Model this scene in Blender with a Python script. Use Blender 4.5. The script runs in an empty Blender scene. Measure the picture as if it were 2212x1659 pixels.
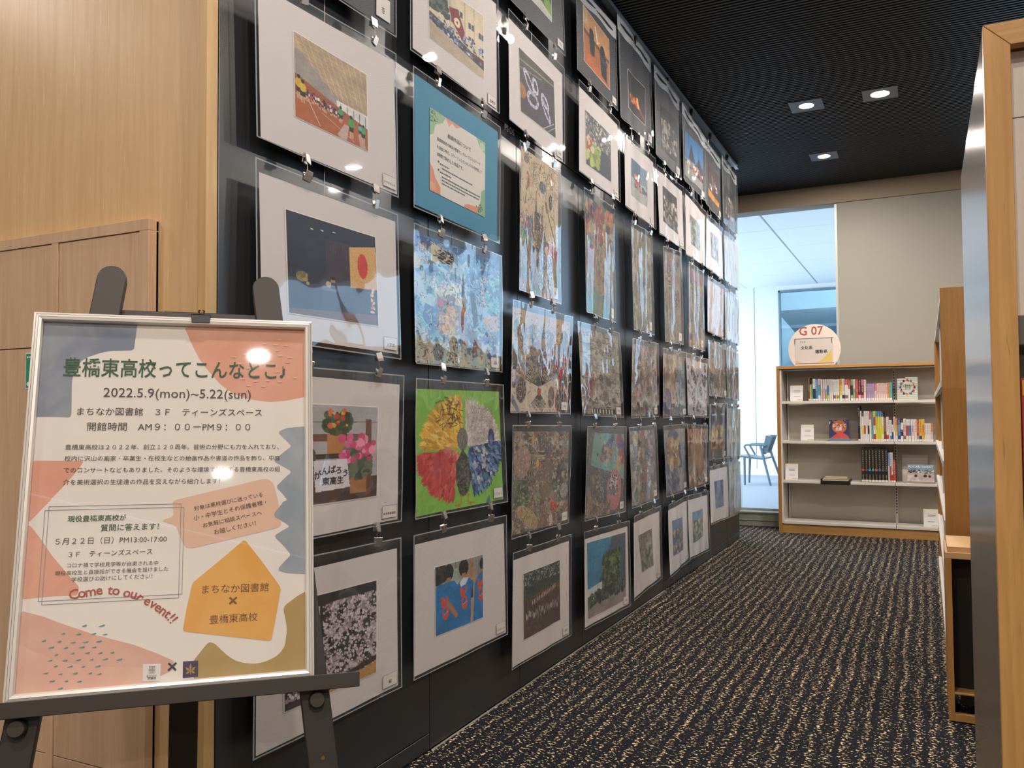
"""A library aisle: black display wall hung with sleeved pictures, easel poster, low bookcase, windows."""
import bpy, bmesh, math, random
import numpy as np
from mathutils import Vector, Matrix
random.seed(7)
sc = bpy.context.scene
COL = sc.collection
R = math.radians

# ------------------------------------------------------------------ camera, world, exposure, big lights
def make_camera():
    f, yaw, pitch, roll = 1816.5, R(26.183), R(2.043), R(-0.398)
    fw = Vector((-math.sin(yaw)*math.cos(pitch), math.cos(yaw)*math.cos(pitch), math.sin(pitch)))
    rt = Vector((math.cos(yaw), math.sin(yaw), 0)); up = rt.cross(fw)
    c, s = math.cos(roll), math.sin(roll)
    r2 = c*rt + s*up; u2 = -s*rt + c*up
    m = Matrix((r2, u2, -fw)).transposed().to_4x4(); m.translation = (1.4116, 0, 1.05)
    cam = bpy.data.cameras.new('camera'); cam.sensor_fit = 'HORIZONTAL'; cam.sensor_width = 36.0
    cam.lens = f/2212*36.0; cam.clip_start = 0.02; cam.clip_end = 200
    o = bpy.data.objects.new('camera', cam); COL.objects.link(o); o.matrix_world = m
    sc.camera = o
make_camera()
sc.view_settings.view_transform = 'Standard'; sc.view_settings.look = 'None'
sc.view_settings.exposure = 0.12; sc.view_settings.gamma = 1.0; sc.view_settings.use_curve_mapping = False
w = bpy.data.worlds.new('daylight_sky'); sc.world = w; w.use_nodes = True
SKY = 3.4
w.node_tree.nodes['Background'].inputs[0].default_value = (0.52, 0.74, 1.0, 1)
w.node_tree.nodes['Background'].inputs[1].default_value = SKY
cy = sc.cycles
cy.use_denoising = True; cy.max_bounces = 8; cy.diffuse_bounces = 4; cy.glossy_bounces = 4
cy.transparent_max_bounces = 24; cy.transmission_bounces = 6; cy.caustics_reflective = False; cy.caustics_refractive = False
cy.sample_clamp_indirect = 4.0
CEIL = 3.1146
def area_light(name, loc, sx, sy, rot, energy, color, shape='RECTANGLE', spread=180):
    l = bpy.data.lights.new(name, 'AREA'); l.shape = shape; l.size = sx; l.size_y = sy
    l.energy = energy; l.color = color; l.spread = R(spread)
    o = bpy.data.objects.new(name, l); COL.objects.link(o); o.location = loc; o.rotation_euler = rot
    return o
# daylight enters through the tall end windows: sky portals at the real openings
for nm, x0, x1 in (('window_portal', 1.95, 6.3),):
    p = area_light(nm, ((x0+x1)/2, 8.22, 1.55), x1-x0, 2.8, (R(-90), 0, 0), 1, (1, 1, 1)); p.data.cycles.is_portal = True
# the bright neighbouring room: unseen area lights added to brighten it
area_light('neighbour_room_fill', (-3.6, 11.6, 3.15), 2.2, 5.0, (0, 0, 0), 380, (0.90, 0.95, 1.0))
area_light('neighbour_side_fill', (-5.6, 12.0, 1.6), 2.6, 5.0, (0, R(-90), 0), 230, (0.84, 0.92, 1.0))  # added panel in place of side daylight; no window stands there
WARM = (1.0, 0.885, 0.79)

# ------------------------------------------------------------------ helpers
def lin(c):
    return tuple(((v/12.92) if v <= 0.04045 else ((v+0.055)/1.055)**2.4) for v in c)
def hexc(h):
    return tuple(int(h[i:i+2], 16)/255 for i in (0, 2, 4))
MATS = {}
def mat(name, col=(0.8, 0.8, 0.8), rough=0.5, metal=0.0, spec=0.5, srgb=True, emis=0, coat=0):
    if name in MATS: return MATS[name]
    m = bpy.data.materials.new(name); m.use_nodes = True; b = m.node_tree.nodes['Principled BSDF']
    c = lin(col) if srgb else col
    b.inputs['Base Color'].default_value = (*c, 1); b.inputs['Roughness'].default_value = rough
    b.inputs['Metallic'].default_value = metal; b.inputs['Specular IOR Level'].default_value = spec
    if coat: b.inputs['Coat Weight'].default_value = coat; b.inputs['Coat Roughness'].default_value = 0.03
    if emis: b.inputs['Emission Color'].default_value = (*c, 1); b.inputs['Emission Strength'].default_value = emis
    MATS[name] = m; return m
def nodes(m):
    nt = m.node_tree; return nt, nt.nodes, nt.links, nt.nodes['Principled BSDF']
def wood(name, base, dark, light, scale=1.0, axis='Z', rough=0.42, fleck=0.5):
    m = mat(name, base, rough); nt, N, L, b = nodes(m)
    tc = N.new('ShaderNodeTexCoord'); mp = N.new('ShaderNodeMapping')
    s = [26*scale, 26*scale, 26*scale]; s['XYZ'.index(axis)] = 1.3*scale
    mp.inputs['Scale'].default_value = s; L.new(tc.outputs['Object'], mp.inputs['Vector'])
    n1 = N.new('ShaderNodeTexNoise'); n1.inputs['Scale'].default_value = 2.6; n1.inputs['Detail'].default_value = 6; n1.inputs['Distortion'].default_value = 0.6
    L.new(mp.outputs[0], n1.inputs['Vector'])
    cr = N.new('ShaderNodeValToRGB'); cr.color_ramp.elements[0].position = 0.3; cr.color_ramp.elements[1].position = 0.72
    cr.color_ramp.elements[0].color = (*lin(dark), 1); cr.color_ramp.elements[1].color = (*lin(base), 1)
    L.new(n1.outputs['Fac'], cr.inputs[0])
    mp2 = N.new('ShaderNodeMapping'); s2 = [150*scale]*3; s2['XYZ'.index(axis)] = 7*scale; mp2.inputs['Scale'].default_value = s2
    L.new(tc.outputs['Object'], mp2.inputs['Vector'])
    n2 = N.new('ShaderNodeTexNoise'); n2.inputs['Scale'].default_value = 1.2; n2.inputs['Detail'].default_value = 3; n2.inputs['Distortion'].default_value = 0.8
    L.new(mp2.outputs[0], n2.inputs['Vector'])
    c2 = N.new('ShaderNodeValToRGB'); c2.color_ramp.elements[0].position = 0.62; c2.color_ramp.elements[1].position = 0.72
    c2.color_ramp.elements[0].color = (0, 0, 0, 1); c2.color_ramp.elements[1].color = (fleck,)*3+(1,)
    L.new(n2.outputs['Fac'], c2.inputs[0])
    mx = N.new('ShaderNodeMixRGB'); mx.inputs[2].default_value = (*lin(light), 1)
    L.new(c2.outputs[0], mx.inputs[0]); L.new(cr.outputs[0], mx.inputs[1]); L.new(mx.outputs[0], b.inputs['Base Color'])
    bp = N.new('ShaderNodeBump'); bp.inputs['Strength'].default_value = 0.08; bp.inputs['Distance'].default_value = 0.002
    L.new(n2.outputs['Fac'], bp.inputs['Height']); L.new(bp.outputs[0], b.inputs['Normal'])
    return m
def setp(o, label=None, cat=None, group=None, kind=None):
    if label: o['label'] = label
    if cat: o['category'] = cat
    if group: o['group'] = group
    if kind: o['kind'] = kind
    return o
def link(name, me, mt, parent=None):
    o = bpy.data.objects.new(name, me); COL.objects.link(o)
    if mt is not None:
        for q in (mt if isinstance(mt, (list, tuple)) else [mt]): me.materials.append(q)
    if parent is not None: o.parent = parent
    return o
def world_off(parent):
    v = Vector((0, 0, 0)); p = parent
    while p is not None:
        v = v + p.location; p = p.parent
    return v
class MB:
    """collects shapes; build() links them as one mesh object"""
    def __init__(s): s.v = []; s.f = []; s.mi = []
    def add(s, vs, fs, mi=0):
        b = len(s.v); s.v += [tuple(p) for p in vs]; s.f += [tuple(b+i for i in f) for f in fs]; s.mi += [mi]*len(fs); return s
    def box(s, x0, x1, y0, y1, z0, z1, mi=0):
        vs = [(x0,y0,z0),(x1,y0,z0),(x1,y1,z0),(x0,y1,z0),(x0,y0,z1),(x1,y0,z1),(x1,y1,z1),(x0,y1,z1)]
        return s.add(vs, [(0,3,2,1),(4,5,6,7),(0,1,5,4),(1,2,6,5),(2,3,7,6),(3,0,4,7)], mi)
    def cyl(s, p0, p1, r0, r1=None, n=16, mi=0, cap=True):
        r1 = r0 if r1 is None else r1; p0 = Vector(p0); p1 = Vector(p1); d = (p1-p0).normalized()
        a = d.orthogonal().normalized(); b = d.cross(a); vs = []
        for p, r in ((p0, r0), (p1, r1)):
            for i in range(n):
                t = 2*math.pi*i/n; vs.append(p + a*(r*math.cos(t)) + b*(r*math.sin(t)))
        fs = [(i, (i+1) % n, n+(i+1) % n, n+i) for i in range(n)]
        if cap: fs += [tuple(range(n-1, -1, -1)), tuple(range(n, 2*n))]
        return s.add(vs, fs, mi)
    def tube(s, pts, r, n=8, mi=0):
        for a, b in zip(pts[:-1], pts[1:]): s.cyl(a, b, r, n=n, mi=mi)
        return s
    def prism(s, poly, d, mi=0):
        """poly: 3D loop, d: extrusion vector"""
        d = Vector(d); n = len(poly); vs = [Vector(p) for p in poly]; vs += [p+d for p in vs]
        return s.add(vs, [tuple(range(n-1, -1, -1)), tuple(range(n, 2*n))] + [(i, (i+1) % n, n+(i+1) % n, n+i) for i in range(n)], mi)
    def build(s, name, mt, parent=None, bevel=0, smooth=False, local=False):
        me = bpy.data.meshes.new(name)
        off = Vector((0, 0, 0)) if local else world_off(parent)
        me.from_pydata([(p[0]-off.x, p[1]-off.y, p[2]-off.z) for p in s.v], [], s.f)
        for p, k in zip(me.polygons, s.mi): p.material_index = k; p.use_smooth = smooth
        bm = bmesh.new(); bm.from_mesh(me); bmesh.ops.recalc_face_normals(bm, faces=bm.faces)
        if bevel: bmesh.ops.bevel(bm, geom=[e for e in bm.edges if len(e.link_faces) == 2 and e.calc_face_angle(0) > 0.6], offset=bevel, segments=1, affect='EDGES')
        bm.to_mesh(me); bm.free()
        return link(name, me, mt, parent)
def box(name, x0, x1, y0, y1, z0, z1, mt, parent=None, bevel=0):
    return MB().box(x0, x1, y0, y1, z0, z1).build(name, mt, parent, bevel)
def empty(name, loc, label, cat, group=None):
    o = bpy.data.objects.new(name, None); COL.objects.link(o); o.location = loc; o.empty_display_size = 0.05
    return setp(o, label, cat, group)
# --- text as flat mesh data, normalised to cap box: x from 0..w, y baseline 0
TCACHE = {}
def text_data(s, bold=0):
    k = (s, bold)
    if k in TCACHE: return TCACHE[k]
    cu = bpy.data.curves.new('lettering', 'FONT'); cu.body = s; cu.size = 1.0; cu.resolution_u = 2; cu.fill_mode = 'FRONT'
    cu.offset = bold
    ob = bpy.data.objects.new('lettering', cu); COL.objects.link(ob)
    me = bpy.data.meshes.new_from_object(ob)
    V = np.array([v.co[:2] for v in me.vertices]) if len(me.vertices) else np.zeros((0, 2))
    F = [tuple(p.vertices) for p in me.polygons]
    bpy.data.objects.remove(ob); bpy.data.curves.remove(cu); bpy.data.meshes.remove(me)
    TCACHE[k] = (V, F); return V, F
def text_on(mb, s, fn, u0, u1, vb, bold=0, maxh=None, aspect=1.0, mi=0):
    """place text from u0..u1 with baseline vb; fn(u,v)->3D ; aspect = scale of v units per u unit"""
    V, F = text_data(s, bold)
    if not len(V): return
    x0, x1 = V[:, 0].min(), V[:, 0].max(); k = (u1-u0)/(x1-x0); kv = k*aspect
    if maxh: kv = maxh/max(1e-6, V[:, 1].max())
    mb.add([fn(u0+(x-x0)*k, vb+y*kv) for x, y in V], F, mi)

# ------------------------------------------------------------------ materials
OAKW = wood('oak_wall_veneer', hexc('D6B68A'), hexc('C9A678'), hexc('E8CFA2'), 1.0, 'Z', 0.38, 0.55)
OAKC = wood('oak_cabinet_veneer', hexc('CCAF92'), hexc('BF9E80'), hexc('D6BC9E'), 1.3, 'Z', 0.4, 0.3)
OAKG = wood('golden_oak', hexc('BE9259'), hexc('A67B44'), hexc('8C6538'), 1.1, 'Z', 0.36, 0.6)
OAKX = wood('golden_oak_lengthwise', hexc('BA8E56'), hexc('A67B44'), hexc('8C6538'), 1.1, 'X', 0.36, 0.6)
OAKM = wood('oak_end_panel', hexc('A87A40'), hexc('996C36'), hexc('7E5728'), 1.6, 'Z', 0.4, 0.4)
BLACKW = mat('black_wall_paint', (0.170, 0.178, 0.190), 0.31, 0, 0.95)
SEAM = mat('dark_seam', (0.03, 0.03, 0.03), 0.8)
BEIGE = mat('warm_white_paint', hexc('B9B2A6'), 0.8)
LINTEL = mat('taupe_lintel', hexc('9A8B7A'), 0.7)
STEELW = mat('white_powder_steel', hexc('D6D2CC'), 0.35)
STEELG = mat('grey_back_panel', hexc('C2BBB0'), 0.6)
EASELM = mat('dark_brown_easel', hexc('2A231D'), 0.5)
BLACKP = mat('black_plastic', hexc('1A1A1C'), 0.35)
ALUF = mat('cream_aluminium', hexc('DAD5CE'), 0.3, 0.3)
CLIPM = mat('clip_steel', hexc('C9C2BC'), 0.25, 0.85)
WIREM = mat('wire_steel', hexc('9C968C'), 0.3, 0.8)
WHITEM = mat('neighbour_white', hexc('EEEFF0'), 0.6)
RAILM = mat('picture_rail_aluminium', hexc('8F9397'), 0.35, 0.8)
def brushed():
    m = mat('brushed_stainless', hexc('D2CDC8'), 0.30, 1.0); nt, N, L, b = nodes(m)
    b.inputs['Anisotropic'].default_value = 0.0
    tc = N.new('ShaderNodeTexCoord'); mp = N.new('ShaderNodeMapping'); mp.inputs['Scale'].default_value = (60, 420, 1.5)
    L.new(tc.outputs['Object'], mp.inputs[0]); n = N.new('ShaderNodeTexNoise'); n.inputs['Scale'].default_value = 1; n.inputs['Detail'].default_value = 4
    L.new(mp.outputs[0], n.inputs['Vector']); bp = N.new('ShaderNodeBump'); bp.inputs['Strength'].default_value = 0.08; bp.inputs['Distance'].default_value = 0.0004
    L.new(n.outputs['Fac'], bp.inputs['Height']); L.new(bp.outputs[0], b.inputs['Normal'])
    b.inputs['Roughness'].default_value = 0.22; b.inputs['Anisotropic'].default_value = 0.8; tg = N.new('ShaderNodeTangent'); tg.direction_type = 'RADIAL'; tg.axis = 'Z'; L.new(tg.outputs[0], b.inputs['Tangent']); b.inputs['Anisotropic Rotation'].default_value = 0.0
    return m
BRUSH = brushed()
def carpet():
    m = mat('loop_carpet', (0.1, 0.1, 0.1), 0.95, 0, 0.1); nt, N, L, b = nodes(m)
    tc = N.new('ShaderNodeTexCoord')
    def noise(sc_, det=2, vec=None, dist=0):
        mp = N.new('ShaderNodeMapping'); mp.inputs['Scale'].default_value = sc_; L.new(tc.outputs['Object'], mp.inputs[0])
        n = N.new('ShaderNodeTexNoise'); n.inputs['Scale'].default_value = 1; n.inputs['Detail'].default_value = det; n.inputs['Distortion'].default_value = dist
        L.new(mp.outputs[0], n.inputs['Vector']); return n
    def mth(op, a, b_=None, c_=None):
        n = N.new('ShaderNodeMath'); n.operation = op
        for i, q in enumerate((a, b_, c_)):
            if q is None: continue
            if isinstance(q, (int, float)): n.inputs[i].default_value = q
            else: L.new(q, n.inputs[i])
        return n.outputs[0]
    wob = noise((2.0, 3.5, 1), 2); sep = N.new('ShaderNodeSeparateXYZ'); L.new(tc.outputs['Object'], sep.inputs[0])
    xw = mth('ADD', sep.outputs[0], mth('MULTIPLY', mth('SUBTRACT', wob.outputs['Fac'], 0.5), 0.05))
    wave = mth('SINE', mth('MULTIPLY', xw, 2*math.pi/0.05))
    wave2 = mth('SINE', mth('MULTIPLY', xw, 2*math.pi/0.031))
    brk = noise((14, 2.6, 1), 3)      # rows come and go
    thr = mth('SUBTRACT', 0.630, mth('MULTIPLY', mth('ADD', mth('MULTIPLY', wave, 0.050), mth('MULTIPLY', wave2, 0.016)), mth('MULTIPLY', brk.outputs['Fac'], 1.9)))
    fl = noise((84, 132, 1), 1.5)
    fleck = mth('GREATER_THAN', fl.outputs['Fac'], thr)
    g = noise((110, 200, 3), 3)
    cr = N.new('ShaderNodeValToRGB'); cr.color_ramp.elements[0].position = 0.35; cr.color_ramp.elements[1].position = 0.7
    cr.color_ramp.elements[0].color = (*lin(hexc('07080D')), 1); cr.color_ramp.elements[1].color = (*lin(hexc('2C2E36')), 1); L.new(g.outputs['Fac'], cr.inputs[0])
    mx = N.new('ShaderNodeMixRGB'); L.new(fleck, mx.inputs[0]); L.new(cr.outputs[0], mx.inputs[1]); mx.inputs[2].default_value = (*lin(hexc('E0C79A')), 1)
    L.new(mx.outputs[0], b.inputs['Base Color'])
    bp = N.new('ShaderNodeBump'); bp.inputs['Strength'].default_value = 0.6; bp.inputs['Distance'].default_value = 0.004
    L.new(g.outputs['Fac'], bp.inputs['Height']); L.new(bp.outputs[0], b.inputs['Normal'])
    return m
CARPET = carpet()
def two_sided_fresnel(N, L, ior):
    fr = N.new('ShaderNodeFresnel'); ge = N.new('ShaderNodeNewGeometry'); m_ = N.new('ShaderNodeMapRange')
    m_.inputs['To Min'].default_value = ior; m_.inputs['To Max'].default_value = 1/ior
    L.new(ge.outputs['Backfacing'], m_.inputs['Value']); L.new(m_.outputs[0], fr.inputs['IOR']); return fr
def film(name, crinkle=0.0, haze=0.022):
    m = bpy.data.materials.new(name); m.use_nodes = True; nt = m.node_tree; N = nt.nodes; L = nt.links; N.clear()
    out = N.new('ShaderNodeOutputMaterial'); mx = N.new('ShaderNodeMixShader'); fr = two_sided_fresnel(N, L, 1.62)
    tr = N.new('ShaderNodeBsdfTransparent'); tr.inputs[0].default_value = (0.96, 0.97, 0.97, 1)
    gl = N.new('ShaderNodeBsdfGlossy'); gl.inputs['Roughness'].default_value = 0.02; gl.inputs[0].default_value = (1, 1, 1, 1)
    df = N.new('ShaderNodeBsdfDiffuse'); df.inputs[0].default_value = (0.8, 0.82, 0.85, 1); m2 = N.new('ShaderNodeMixShader'); m2.inputs[0].default_value = haze
    L.new(tr.outputs[0], m2.inputs[1]); L.new(df.outputs[0], m2.inputs[2])
    if crinkle:
        tc = N.new('ShaderNodeTexCoord'); n = N.new('ShaderNodeTexNoise'); n.inputs['Scale'].default_value = 60; n.inputs['Detail'].default_value = 3; n.inputs['Distortion'].default_value = 1.5
        L.new(tc.outputs['Object'], n.inputs['Vector']); bp = N.new('ShaderNodeBump'); bp.inputs['Strength'].default_value = crinkle; bp.inputs['Distance'].default_value = 0.004
        L.new(n.outputs['Fac'], bp.inputs['Height']); L.new(bp.outputs[0], gl.inputs['Normal']); L.new(bp.outputs[0], fr.inputs['Normal'])
    L.new(fr.outputs[0], mx.inputs[0]); L.new(m2.outputs[0], mx.inputs[1]); L.new(gl.outputs[0], mx.inputs[2]); L.new(mx.outputs[0], out.inputs[0])
    return m
FILM = film('clear_film'); FILMC = film('crinkled_clear_film', 0.35); FILMR = film('film_welded_edge', 0, 0.32); FILMB = film('milky_bag_top', 0, 0.75)
def glass():
    m = bpy.data.materials.new('window_glass'); m.use_nodes = True; nt = m.node_tree; N = nt.nodes; L = nt.links; N.clear()
    out = N.new('ShaderNodeOutputMaterial'); mx = N.new('ShaderNodeMixShader'); fr = two_sided_fresnel(N, L, 1.5)
    tr = N.new('ShaderNodeBsdfTransparent'); tr.inputs[0].default_value = (0.90, 0.96, 0.98, 1); gl = N.new('ShaderNodeBsdfGlossy'); gl.inputs['Roughness'].default_value = 0.0
    L.new(fr.outputs[0], mx.inputs[0]); L.new(tr.outputs[0], mx.inputs[1]); L.new(gl.outputs[0], mx.inputs[2]); L.new(mx.outputs[0], out.inputs[0])
    return m
GLASS = glass()
def vcol(name, rough=0.6):
    m = mat(name, (1, 1, 1), rough, 0, 0.3); nt, N, L, b = nodes(m)
    a = N.new('ShaderNodeVertexColor'); a.layer_name = 'Col'; L.new(a.outputs[0], b.inputs['Base Color']); return m
PRINT = vcol('printed_paper')
PAPERW = mat('white_mount_paper', hexc('D2CAC8'), 0.75); PAPERK = mat('black_mount_card', hexc('2B2D33'), 0.6); PAPERT = mat('teal_mount_paper', hexc('0A7C9E'), 0.6)
INK = mat('black_ink', hexc('2A2624'), 0.6); CARDW = mat('caption_card_white', hexc('DDD5D0'), 0.7)

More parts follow.
